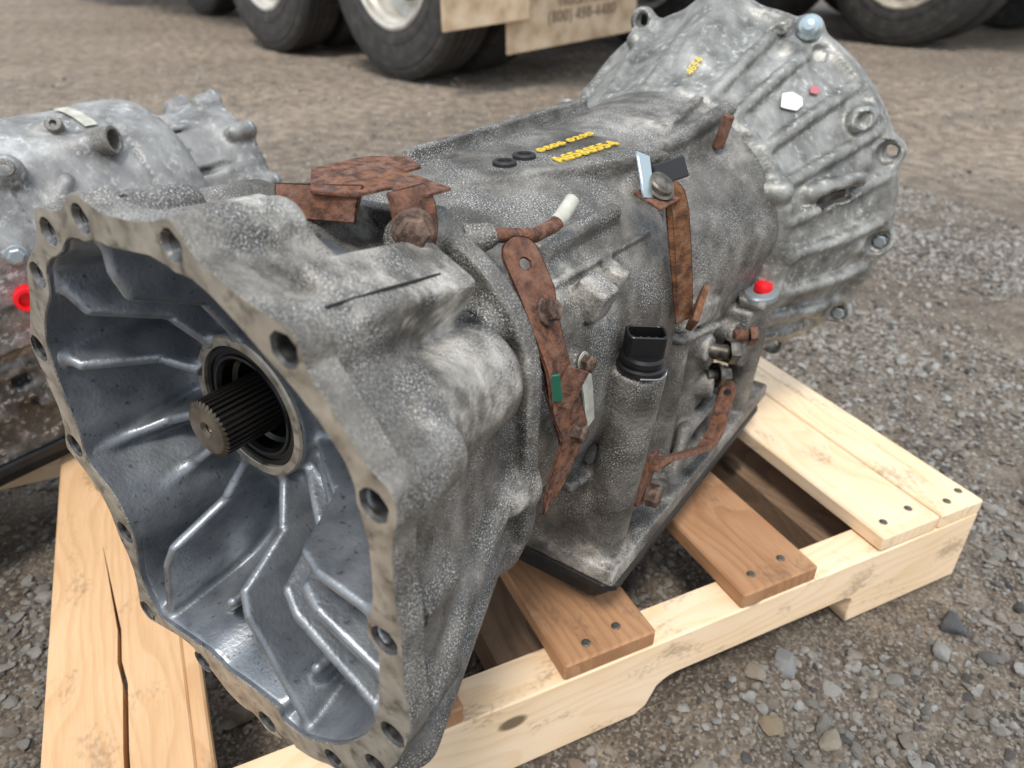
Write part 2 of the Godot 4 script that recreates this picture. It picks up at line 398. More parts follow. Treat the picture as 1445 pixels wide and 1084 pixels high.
	func block(b: int) -> void:
		var bi := b % nb.x
		var bj := (b / nb.x) % nb.y
		var bk := b / (nb.x * nb.y)
		var o := box.position + Vector3(bi, bj, bk) * (8.0 * h)
		var c := o + Vector3.ONE * (4.0 * h)
		var rad := 4.0 * h * 1.75
		if absf(hull(c)) > rad * 1.5 + 0.09 and all.is_empty():
			return
		var list := PackedInt32Array()
		for i in all:
			if prim(i, c) < rad * 1.15 + kk[i]:
				list.append(i)
		if absf(eval(c, list)) > rad * 1.35 + 0.004:
			return
		var v := PackedFloat32Array()
		v.resize(729)
		var n := 0
		for k in 9:
			for j in 9:
				for i in 9:
					v[n] = eval(o + Vector3(i, j, k) * h, list)
					n += 1
		var keys := PackedInt64Array()
		var pos := PackedVector3Array()
		var nrm := PackedVector3Array()
		var edges := PackedInt64Array()
		var e1 := Vector3(1, -1, -1)
		var e2 := Vector3(-1, -1, 1)
		var e3 := Vector3(-1, 1, -1)
		var e4 := Vector3(1, 1, 1)
		for k in 8:
			for j in 8:
				for i in 8:
					var q := i + j * 9 + k * 81
					var v0 := v[q]
					var key: int = (bi * 8 + i) + ((bj * 8 + j) << 12) + ((bk * 8 + k) << 24)
					if (v0 < 0.0) != (v[q + 1] < 0.0):
						edges.append(key * 8 + (0 if v0 < 0.0 else 4))
					if (v0 < 0.0) != (v[q + 9] < 0.0):
						edges.append(key * 8 + 1 + (0 if v0 < 0.0 else 4))
					if (v0 < 0.0) != (v[q + 81] < 0.0):
						edges.append(key * 8 + 2 + (0 if v0 < 0.0 else 4))
					var cnt := 0
					var sum := Vector3.ZERO
					for e in 12:
						var ax: int = e >> 2
						var u: int = e & 1
						var w: int = (e >> 1) & 1
						var p0: Vector3
						var q0: int
						var st: int
						if ax == 0:
							p0 = Vector3(0, u, w)
							q0 = q + u * 9 + w * 81
							st = 1
						elif ax == 1:
							p0 = Vector3(u, 0, w)
							q0 = q + u + w * 81
							st = 9
						else:
							p0 = Vector3(u, w, 0)
							q0 = q + u + w * 9
							st = 81
						var va := v[q0]
						var vb := v[q0 + st]
						if (va < 0.0) != (vb < 0.0):
							p0[ax] += va / (va - vb)
							sum += p0
							cnt += 1
					if cnt == 0:
						continue
					var p := o + (Vector3(i, j, k) + sum / cnt) * h
					var g := Vector3.ZERO
					var mean := 0.0
					var ep := h * 0.35
					var d := eval(p + e1 * ep, list)
					g += e1 * d
					mean += d
					d = eval(p + e2 * ep, list)
					g += e2 * d
					mean += d
					d = eval(p + e3 * ep, list)
					g += e3 * d
					mean += d
					d = eval(p + e4 * ep, list)
					g += e4 * d
					mean += d
					g = g.normalized()
					p -= g * clampf(mean * 0.25, -h * 0.4, h * 0.4)
					keys.append(key)
					pos.append(p)
					nrm.append(g)
		out_key[b] = keys
		out_pos[b] = pos
		out_nrm[b] = nrm
		out_edge[b] = edges

	func mesh(tint: Array = []) -> ArrayMesh:
		nb = Vector3i((box.size / (8.0 * h)).ceil())
		var n := nb.x * nb.y * nb.z
		for a in [out_key, out_pos, out_nrm, out_edge]:
			a.resize(n)
		var task := WorkerThreadPool.add_group_task(block, n)
		WorkerThreadPool.wait_for_group_task_completion(task)
		var where := {}
		var pos := PackedVector3Array()
		var nrm := PackedVector3Array()
		for b in n:
			if out_key[b] == null:
				continue
			var keys: PackedInt64Array = out_key[b]
			var first := pos.size()
			for i in keys.size():
				where[keys[i]] = first + i
			pos.append_array(out_pos[b])
			nrm.append_array(out_nrm[b])
		var idx := PackedInt32Array()
		var step := [1, 1 << 12, 1 << 24]
		for b in n:
			if out_edge[b] == null:
				continue
			for e in (out_edge[b] as PackedInt64Array):
				var inside := (e & 4) == 0
				var ax: int = e & 3
				var key: int = e >> 3
				var s1: int = step[(ax + 1) % 3]
				var s2: int = step[(ax + 2) % 3]
				var a = where.get(key)
				var bq = where.get(key - s1)
				var c = where.get(key - s1 - s2)
				var d = where.get(key - s2)
				if a == null or bq == null or c == null or d == null:
					continue
				if inside:
					idx.append_array(PackedInt32Array([a, c, bq, a, d, c]))
				else:
					idx.append_array(PackedInt32Array([a, bq, c, a, c, d]))
		var arrays := []
		arrays.resize(Mesh.ARRAY_MAX)
		arrays[Mesh.ARRAY_VERTEX] = pos
		arrays[Mesh.ARRAY_NORMAL] = nrm
		arrays[Mesh.ARRAY_INDEX] = idx
		if tint.size():
			var noise: FastNoiseLite = tint[0]
			var col := PackedColorArray()
			col.resize(pos.size())
			for i in pos.size():
				var nv := noise.get_noise_3dv(pos[i] * 1000.0)
				var c: Color = (tint[1] as Color).lerp(tint[2], clampf(0.5 + 0.9 * nv, 0.0, 1.0))
				if tint.size() > 3:
					var nh := noise.get_noise_3dv(pos[i] * 7000.0)
					for pt in tint[3]:   # chalky or oily stains, also painted shade: place, radius, strength
						var near := 1.0 - pos[i].distance_to(pt[0]) / (pt[1] as float)
						if near < -0.5:
							continue
						var f := clampf(near * 1.7 + nv * 1.5 + nh * 1.5 - 0.15, 0.0, 1.0)
						c *= 1.0 + f * (pt[2] as float)
				col[i] = Color(minf(c.r / 1.4, 1.0), minf(c.g / 1.4, 1.0), minf(c.b / 1.4, 1.0))
			arrays[Mesh.ARRAY_COLOR] = col
		var m := ArrayMesh.new()
		m.add_surface_from_arrays(Mesh.PRIMITIVE_TRIANGLES, arrays)
		for a in [out_key, out_pos, out_nrm, out_edge]:
			a.clear()
		return m

# ---------------------------------------------------------------- mesh helpers
class Soup:
	var v := PackedVector3Array()
	var n := PackedVector3Array()
	var uv := PackedVector2Array()
	func tri(a: Vector3, b: Vector3, c: Vector3, na: Vector3, nb: Vector3, nc: Vector3, ua := Vector2.ZERO, ub := Vector2.ZERO, uc := Vector2.ZERO) -> void:
		if (b - a).cross(c - a).dot(na + nb + nc) > 0.0:
			v.append_array([a, c, b])
			n.append_array([na, nc, nb])
			uv.append_array([ua, uc, ub])
		else:
			v.append_array([a, b, c])
			n.append_array([na, nb, nc])
			uv.append_array([ua, ub, uc])
	func quad(a: Vector3, b: Vector3, c: Vector3, d: Vector3, na: Vector3, nb: Vector3, nc: Vector3, nd: Vector3, ua := Vector2.ZERO, ub := Vector2.ZERO, uc := Vector2.ZERO, ud := Vector2.ZERO) -> void:
		tri(a, b, c, na, nb, nc, ua, ub, uc)
		tri(a, c, d, na, nc, nd, ua, uc, ud)
	func flat(a: Vector3, b: Vector3, c: Vector3, d: Vector3, out: Vector3) -> void:
		var m := (b - a).cross(c - a).normalized()
		if m.dot(out) < 0.0:
			m = -m
		quad(a, b, c, d, m, m, m, m)
	# a profile of (radius, height) turned about an axis; few sides stay flat
	func lathe(prof: PackedVector2Array, sides: int, at := Transform3D(), hard := true) -> void:
		var faceted := sides <= 8
		for i in prof.size() - 1:
			var p := prof[i]
			var q := prof[i + 1]
			var d := q - p
			if d.length() < 1e-7:
				continue
			var m := Vector2(d.y, -d.x).normalized()
			for k in sides:
				var a0 := TAU * k / sides
				var a1 := TAU * (k + 1) / sides
				var am := (a0 + a1) * 0.5
				var c0 := Vector3(cos(a0), 0, sin(a0))
				var c1 := Vector3(cos(a1), 0, sin(a1))
				var n0 := Vector3(c0.x * m.x, m.y, c0.z * m.x)
				var n1 := Vector3(c1.x * m.x, m.y, c1.z * m.x)
				if faceted:
					n0 = Vector3(cos(am) * m.x, m.y, sin(am) * m.x)
					n1 = n0
				var b := at.basis.orthonormalized()
				quad(at * (c0 * p.x + Vector3(0, p.y, 0)), at * (c1 * p.x + Vector3(0, p.y, 0)), at * (c1 * q.x + Vector3(0, q.y, 0)), at * (c0 * q.x + Vector3(0, q.y, 0)), b * n0, b * n1, b * n1, b * n0)
	func tube(path: PackedVector3Array, r: float, sides := 12, caps := true) -> void:
		var rings := []
		var side := Vector3.UP
		for i in path.size():
			var d := (path[mini(i + 1, path.size() - 1)] - path[maxi(i - 1, 0)]).normalized()
			side = (side - d * side.dot(d))
			if side.length() < 0.05:
				side = d.cross(Vector3(0.3, 0.5, 0.8))
			side = side.normalized()
			var up := d.cross(side)
			var ring := []
			for k in sides:
				var a := TAU * k / sides
				ring.append(side * cos(a) + up * sin(a))
			rings.append(ring)
			if caps and (i == 0 or i == path.size() - 1):
				var cn := -d if i == 0 else d
				for k in sides:
					tri(path[i], path[i] + ring[k] * r, path[i] + ring[(k + 1) % sides] * r, cn, cn, cn)
		for i in path.size() - 1:
			for k in sides:
				var k1 := (k + 1) % sides
				quad(path[i] + rings[i][k] * r, path[i] + rings[i][k1] * r, path[i + 1] + rings[i + 1][k1] * r, path[i + 1] + rings[i + 1][k] * r, rings[i][k], rings[i][k1], rings[i + 1][k1], rings[i + 1][k])
	func box(c: Vector3, half: Vector3, bevel := 0.0015, turn := Basis()) -> void:
		var s := half - Vector3.ONE * bevel
		for ax in 3:
			for sg in [-1.0, 1.0]:
				var d := Vector3.ZERO
				d[ax] = sg
				var u := Vector3.ZERO
				u[(ax + 1) % 3] = 1.0
				var w := Vector3.ZERO
				w[(ax + 2) % 3] = 1.0
				var f := d * half[ax]
				var su: Vector3 = u * s[(ax + 1) % 3]
				var sw: Vector3 = w * s[(ax + 2) % 3]
				flat(c + turn * (f + su + sw), c + turn * (f - su + sw), c + turn * (f - su - sw), c + turn * (f + su - sw), turn * d)
				# bevels: along one edge direction each
				for sg2 in [-1.0, 1.0]:
					var e: Vector3 = u * sg2
					var a1: Vector3 = f + e * s[(ax + 1) % 3]
					var b1: Vector3 = d * s[ax] + e * half[(ax + 1) % 3]
					flat(c + turn * (a1 + sw), c + turn * (a1 - sw), c + turn * (b1 - sw), c + turn * (b1 + sw), turn * (d + e))
		for sx in [-1.0, 1.0]:
			for sy in [-1.0, 1.0]:
				for sz in [-1.0, 1.0]:
					var q := Vector3(sx, sy, sz)
					var m := turn * q.normalized()
					tri(c + turn * (q * Vector3(half.x, s.y, s.z)), c + turn * (q * Vector3(s.x, half.y, s.z)), c + turn * (q * Vector3(s.x, s.y, half.z)), m, m, m)
	func into(m: ArrayMesh, mat: Material) -> ArrayMesh:
		if v.is_empty():
			return m
		var arrays := []
		arrays.resize(Mesh.ARRAY_MAX)
		arrays[Mesh.ARRAY_VERTEX] = v
		arrays[Mesh.ARRAY_NORMAL] = n
		arrays[Mesh.ARRAY_TEX_UV] = uv
		m.add_surface_from_arrays(Mesh.PRIMITIVE_TRIANGLES, arrays)
		m.surface_set_material(m.get_surface_count() - 1, mat)
		return m
	func done(mat: Material) -> ArrayMesh:
		return into(ArrayMesh.new(), mat)

func smooth_loop(raw: PackedVector2Array, step := 0.0022, tension := 0.5) -> PackedVector2Array:
	var out := PackedVector2Array()
	var n := raw.size()
	for i in n:
		var p0 := raw[(i + n - 1) % n]
		var p1 := raw[i]
		var p2 := raw[(i + 1) % n]
		var p3 := raw[(i + 2) % n]
		var l := p1.distance_to(p2)
		var m := maxi(1, int(round(l / step)))
		var t1 := (p2 - p0).normalized() * minf(l, (p1 - p0).length()) * tension * 2.0 if true else Vector2.ZERO
		var t2 := (p3 - p1).normalized() * minf(l, (p3 - p2).length()) * tension * 2.0
		for k in m:
			var t := float(k) / m
			var t_2 := t * t
			var t_3 := t_2 * t
			out.append(p1 * (2 * t_3 - 3 * t_2 + 1) + t1 * (t_3 - 2 * t_2 + t) + p2 * (-2 * t_3 + 3 * t_2) + t2 * (t_3 - t_2))
	return out

func circle(c: Vector2, r: float, n := 24) -> PackedVector2Array:
	var out := PackedVector2Array()
	for i in n:
		out.append(c + Vector2.from_angle(TAU * i / n) * r)
	return out

func loop_normals(l: PackedVector2Array) -> PackedVector2Array:
	# unit normals that point to the right of the walking direction, turned outwards of the loop
	var out := PackedVector2Array()
	var area := 0.0
	for i in l.size():
		area += l[i].cross(l[(i + 1) % l.size()])
	var f := 1.0 if area > 0.0 else -1.0
	for i in l.size():
		var d := (l[(i + 1) % l.size()] - l[(i + l.size() - 1) % l.size()]).normalized()
		out.append(Vector2(d.y, -d.x) * f)
	return out

# A plate cut from a 2D outline with holes: face at height 0 (towards +), edge bevelled, wall down to -thick. place turns (x, y, height) into a point.
func plate(outline: PackedVector2Array, holes: Array, thick: float, bevel: float, place: Callable, face_mat: Material, wall_mat: Material, back := true, grain := 0.0, hole_mat: Material = null) -> ArrayMesh:
	var face := Soup.new()
	var wall := Soup.new()
	var pts := PackedVector2Array()
	outline = densified(outline, bevel * 8.0 + 0.002)
	var cut := []
	for hl in holes:
		cut.append(densified(hl, bevel * 8.0 + 0.002))
	holes = cut
	var inside := Soup.new()
	var loops := [outline]
	loops.append_array(holes)
	for li in loops.size():
		var l: PackedVector2Array = loops[li]
		var nn := loop_normals(l)
		var f := 1.0 if li == 0 else -1.0
		for i in l.size():
			pts.append(l[i] - nn[i] * f * bevel)
	if grain > 0.0:
		var r := Rect2(outline[0], Vector2.ZERO)
		for p in outline:
			r = r.expand(p)
		var x := r.position.x + grain * 0.5
		while x < r.end.x:
			var y := r.position.y + grain * 0.5
			while y < r.end.y:
				var p := Vector2(x, y)
				var ok := Geometry2D.is_point_in_polygon(p, outline)
				for hl in holes:
					ok = ok and not Geometry2D.is_point_in_polygon(p, hl)
				if ok:
					for l in loops:
						for q in (l as PackedVector2Array):
							if p.distance_squared_to(q) < grain * grain * 0.3:
								ok = false
								break
						if not ok:
							break
				if ok:
					pts.append(p)
				y += grain
			x += grain
	var t := Geometry2D.triangulate_delaunay(pts)
	var e := 0.0004
	var nrm := func(p: Vector2, hh: float) -> Vector3:
		var a: Vector3 = place.call(p.x, p.y, hh)
		var b: Vector3 = place.call(p.x + e, p.y, hh)
		var c: Vector3 = place.call(p.x, p.y + e, hh)
		var up: Vector3 = place.call(p.x, p.y, hh + e)
		var m := (b - a).cross(c - a).normalized()
		return m if m.dot(up - a) > 0.0 else -m
	for i in range(0, t.size(), 3):
		var a := pts[t[i]]
		var b := pts[t[i + 1]]
		var c := pts[t[i + 2]]
		if absf((b - a).cross(c - a)) < 1e-10:
			continue
		var mid := (a + b + c) / 3.0
		if not Geometry2D.is_point_in_polygon(mid, outline):
			continue
		var ok := true
		for hl in holes:
			if Geometry2D.is_point_in_polygon(mid, hl):
				ok = false
				break
		if not ok:
			continue
		face.tri(place.call(a.x, a.y, 0.0), place.call(b.x, b.y, 0.0), place.call(c.x, c.y, 0.0), nrm.call(a, 0.0), nrm.call(b, 0.0), nrm.call(c, 0.0), a, b, c)
		if back:
			wall.tri(place.call(a.x, a.y, -thick), place.call(b.x, b.y, -thick), place.call(c.x, c.y, -thick), -nrm.call(a, -thick), -nrm.call(b, -thick), -nrm.call(c, -thick), a, b, c)
	for li in loops.size():
		var l: PackedVector2Array = loops[li]
		var nn := loop_normals(l)
		var f := 1.0 if li == 0 else -1.0
		var n := l.size()
		for i in n:
			var j := (i + 1) % n
			var oi := nn[i] * f
			var oj := nn[j] * f
			var ai := l[i] - oi * bevel
			var aj := l[j] - oj * bevel
			var up: Vector3 = nrm.call(l[i], 0.0)
			var p0: Vector3 = place.call(l[i].x, l[i].y, 0.0)
			var di: Vector3 = ((place.call(l[i].x + oi.x * e, l[i].y + oi.y * e, 0.0) as Vector3) - p0).normalized()
			p0 = place.call(l[j].x, l[j].y, 0.0)
			var dj: Vector3 = ((place.call(l[j].x + oj.x * e, l[j].y + oj.y * e, 0.0) as Vector3) - p0).normalized()
			wall.quad(place.call(ai.x, ai.y, 0.0), place.call(aj.x, aj.y, 0.0), place.call(l[j].x, l[j].y, -bevel), place.call(l[i].x, l[i].y, -bevel), (up + di).normalized(), (up + dj).normalized(), (up + dj).normalized(), (up + di).normalized(), ai, aj, l[j], l[i])
			(inside if li > 0 else wall).quad(place.call(l[i].x, l[i].y, -bevel), place.call(l[j].x, l[j].y, -bevel), place.call(l[j].x, l[j].y, -thick), place.call(l[i].x, l[i].y, -thick), di, dj, dj, di, l[i], l[j], l[j] + Vector2(0, thick), l[i] + Vector2(0, thick))
	var m := face.done(face_mat)
	inside.into(m, hole_mat if hole_mat else wall_mat)
	return wall.into(m, wall_mat)

func densified(l: PackedVector2Array, step: float) -> PackedVector2Array:
	var total := 0.0
	for i in l.size():
		total += l[i].distance_to(l[(i + 1) % l.size()])
	step = maxf(step, total / 400.0)
	var out := PackedVector2Array()
	for i in l.size():
		var a := l[i]
		var b := l[(i + 1) % l.size()]
		var m := maxi(1, int(ceil(a.distance_to(b) / step - 0.01)))
		for k in m:
			out.append(a.lerp(b, float(k) / m))
	return out

# ---------------------------------------------------------------- scene helpers
var M := {}
var taken := {}
var rng := RandomNumberGenerator.new()

func part(called: String, mesh: Mesh, mat: Material, parent: Node3D, at := Transform3D()) -> MeshInstance3D:
	var o := MeshInstance3D.new()
	o.name = called
	o.mesh = mesh
	if mat:
		o.material_override = mat
	o.transform = at
	parent.add_child(o, true)
	return o

func numbered(called: String) -> String:
	var n: int = taken.get(called, 0)
	taken[called] = n + 1
	return called if n == 0 else "%s_%03d" % [called, n]

func tag(o: Node3D, label: String, category: String, group := "", kind := "") -> void:
	if label:
		o.set_meta("label", label)
	if category:
		o.set_meta("category", category)
	if group:
		o.set_meta("group", group)
	if kind:
		o.set_meta("kind", kind)

func thing(called: String, label: String, category: String, at := Vector3.ZERO, turn := 0.0, group := "") -> Node3D:
	var o := Node3D.new()
	o.name = numbered(called)
	add_child(o)
	o.position = at
	o.rotation.y = turn
	tag(o, label, category, group)
	return o

func noise(seed_: int, freq: float, octaves := 4, kind := FastNoiseLite.TYPE_SIMPLEX_SMOOTH) -> FastNoiseLite:
	var n := FastNoiseLite.new()
	n.seed = seed_
	n.frequency = freq
	n.noise_type = kind
	n.fractal_octaves = octaves
	return n

func tex(seed_: int, freq: float, octaves: int, stops: Array, size := 1024, kind := FastNoiseLite.TYPE_SIMPLEX_SMOOTH, bump := 0.0, gain := 0.5) -> NoiseTexture2D:
	var t := NoiseTexture2D.new()
	t.width = size
	t.height = size
	t.seamless = true
	t.noise = noise(seed_, freq, octaves, kind)
	t.noise.fractal_gain = gain
	if kind == FastNoiseLite.TYPE_CELLULAR:
		t.noise.cellular_return_type = FastNoiseLite.RETURN_CELL_VALUE
		t.noise.fractal_type = FastNoiseLite.FRACTAL_NONE
	if bump > 0.0:
		t.as_normal_map = true
		t.bump_strength = bump
	if stops.size():
		var g := Gradient.new()
		var off := PackedFloat32Array()
		var col := PackedColorArray()
		for s in stops:
			off.append(s[0])
			col.append(s[1])
		g.offsets = off
		g.colors = col
		t.color_ramp = g
	return t

func grey(v: float, a := 1.0) -> Color:
	return Color(v, v, v, a)

func tri_mat(albedo: Texture2D, scale: float, rough: float, metal := 0.0, world := false) -> StandardMaterial3D:
	var m := StandardMaterial3D.new()
	m.albedo_texture = albedo
	m.roughness = rough
	m.metallic = metal
	m.uv1_triplanar = true
	m.uv1_world_triplanar = world
	m.uv1_scale = Vector3.ONE * scale
	m.uv1_triplanar_sharpness = 3.0
	return m

func plain(c: Color, rough: float, metal := 0.0) -> StandardMaterial3D:
	var m := StandardMaterial3D.new()
	m.albedo_color = c
	m.roughness = rough
	m.metallic = metal
	return m

func over(m: StandardMaterial3D, t: Texture2D, scale: float, mask: Texture2D = null) -> StandardMaterial3D:
	m.detail_enabled = true
	m.detail_albedo = t
	m.detail_blend_mode = BaseMaterial3D.BLEND_MODE_MIX
	m.detail_uv_layer = BaseMaterial3D.DETAIL_UV_2
	m.detail_mask = mask
	m.uv2_triplanar = true
	m.uv2_world_triplanar = m.uv1_world_triplanar
	m.uv2_scale = Vector3.ONE * scale
	m.uv2_triplanar_sharpness = 3.0
	return m

func relief(m: StandardMaterial3D, t: Texture2D, cm: float) -> StandardMaterial3D:
	m.heightmap_enabled = true
	m.heightmap_texture = t
	m.heightmap_scale = cm
	return m

func pts2(raw: Array, unit := 0.0001) -> PackedVector2Array:
	var out := PackedVector2Array()
	for i in range(0, raw.size(), 2):
		out.append(Vector2(raw[i], raw[i + 1]) * unit)
	return out


# ---------------------------------------------------------------- the gearbox
# Its own axes: x along the shaft towards the bell, y up, z to the right; the shaft is AXIS above the underside of the pan.
const AXIS := 0.2731

func V(s: float, u: float, r: float) -> Vector3:
	return Vector3(s, u, r)

func rim_holes() -> Array:
	var out := []
	for i in RIM_HOLES.size() / 2:
		out.append([Vector2(RIM_HOLES[i * 2], RIM_HOLES[i * 2 + 1]) * 0.0001, 0.0052 if i in [0, 1, 2, 3] else (0.0062 if i < 13 and i != 12 else 0.0062)])
	return out

var outer_loop: PackedVector2Array
var inner_loop: PackedVector2Array

func rear_field() -> Field:
	var f := Field.new()
	f.kind = 1
	f.h = 0.0030
	f.box = AABB(V(-0.004, -0.24, -0.15), V(0.165, 0.40, 0.34))
	f.outer = Outline2D.new(outer_loop)
	f.inner = Outline2D.new(inner_loop)
	# bosses behind the bolt holes run back along the housing and melt into it
	var n := 0
	for hd in rim_holes():
		var c: Vector2 = hd[0]
		var inw := (c - Vector2(0.02, -0.01)).normalized() * 0.010
		var long: float = [0.05, 0.055, 0.06, 0.04, 0.055, 0.04, 0.04, 0.04, 0.04, 0.04, 0.04, 0.04, 0.050, 0.05, 0.05, 0.03][n]
		var fat: float = 0.019 if n == 12 else (0.0155 if n in [2, 4] else 0.0130)
		var back := inw * (fat / 0.013)
		f.cyl(V(0.009, c.y - back.y * 0.4, c.x - back.x * 0.4), V(long, c.y - back.y, c.x - back.x), fat, 0.006, 0.005)
		n += 1
	# raised blocks on top, the pocket between them, the round bulge at the side
	f.cyl(V(0.02, 0.100, 0.032), V(0.130, 0.092, 0.032), 0.022, 0.010, 0.006)
	f.bx(V(0.036, 0.100, 0.080), V(0.028, 0.022, 0.048), 0.006, 0.006, 1, V(0.42, 0, -0.12))
	f.bx(V(0.066, 0.091, 0.109), V(0.043, 0.024, 0.019), 0.004, 0.003, 1, V(0.45, 0, -0.20))
	f.bx(V(0.099, 0.118, 0.070), V(0.033, 0.020, 0.017), 0.007, 0.004, -1, V(0.3, 0, -0.12))
	f.cyl(V(0.030, 0.054, 0.136), V(0.122, 0.038, 0.122), 0.030, 0.010, 0.003)
	f.bx(V(0.066, -0.016, 0.128), V(0.046, 0.034, 0.021), 0.003, 0.003, 1, V(-0.06, 0.16, -0.05))
	# long ridges low on the flank
	f.cap(V(0.02, -0.078, 0.160), V(0.138, -0.030, 0.130), 0.013, 0.011, 0.004)
	f.cap(V(0.02, -0.122, 0.153), V(0.132, -0.076, 0.124), 0.016, 0.013, 0.003)
	f.cap(V(0.02, -0.150, 0.115), V(0.130, -0.118, 0.090), 0.018, 0.016, 0.006)
	# ears and screw bosses at the joint
	f.cyl(V(0.118, -0.096, 0.114), V(0.147, -0.098, 0.118), 0.0195, 0.004, 0.005)
	f.cyl(V(0.120, -0.040, 0.138), V(0.147, -0.042, 0.138), 0.0125, 0.003, 0.005)
	f.cyl(V(0.125, 0.060, 0.116), V(0.147, 0.060, 0.118), 0.014, 0.003, 0.006)
	f.cyl(V(0.108, 0.106, 0.086), V(0.147, 0.102, 0.080), 0.0125, 0.003, 0.006)
	f.cap(V(0.096, 0.094, -0.046), V(0.122, 0.092, -0.042), 0.019, 0.020, 0.005)
	f.bx(V(0.126, -0.068, 0.146), V(0.011, 0.018, 0.014), 0.005, 0.004, -1, V(-0.3, 0, 0.1))
	f.cyl(V(0.100, -0.098, 0.120), V(0.134, -0.098, 0.120), 0.0115, 0.001, 0.002, -1)
	f.cyl(V(0.115, 0.088, 0.099), V(0.1325, 0.088, 0.099), 0.0042, 0.0005, 0.002, -1)
	for hd in rim_holes():
		var c: Vector2 = hd[0]
		f.cyl(V(-0.01, c.y, c.x), V(0.0215 if hd[0] != rim_holes()[4][0] else 0.0138, c.y, c.x), (hd[1] as float) + 0.0012, 0.0005, 0.001, -1)
	return f

func liner_field() -> Field:
	var f := Field.new()
	f.kind = 2
	f.h = 0.0021
	f.box = AABB(V(0.0, -0.18, -0.13), V(0.098, 0.30, 0.30))
	f.inner = Outline2D.new(inner_loop)
	for q in [[120.0, 0.098, -0.006], [157.0, 0.10, -0.013], [-159.0, 0.105, -0.004], [-133.0, 0.2, -0.002], [-107.0, 0.22, -0.002], [-61.0, 0.22, 0.0], [-31.0, 0.22, 0.010], [-7.0, 0.22, 0.018], [87.0, 0.22, 0.004]]:
		f.rib(deg_to_rad(q[0]), 0.036, q[1], 0.0030, q[2])
	f.rib(deg_to_rad(-21.0), 0.040, 0.2, 0.0036, 0.02, 0.005)
	f.cyl(V(0.061, 0.003, 0.003), V(0.10, 0.003, 0.003), 0.045, 0.002, 0.006)
	# small bosses, a short curved web at each side of the long ribs
	# a short curved web beside each long rib
	for w in [[V(0.011, -0.094, 0.028), V(0.026, -0.153, -0.023)], [V(0.011, -0.100, 0.097), V(0.030, -0.165, 0.064)]]:
		for k in 14:
			var t := k / 13.0
			var q: Vector3 = (w[0] as Vector3).lerp(w[1], t)
			q.x += 0.014 * t * t
			f.cap(q, V(0.088, q.y, q.z), 0.0036, 0.0042, 0.003)
	f.cyl(V(0.03, 0.003, 0.003), V(0.12, 0.003, 0.003), 0.0395, 0.0004, 0.001, -1)
	return f

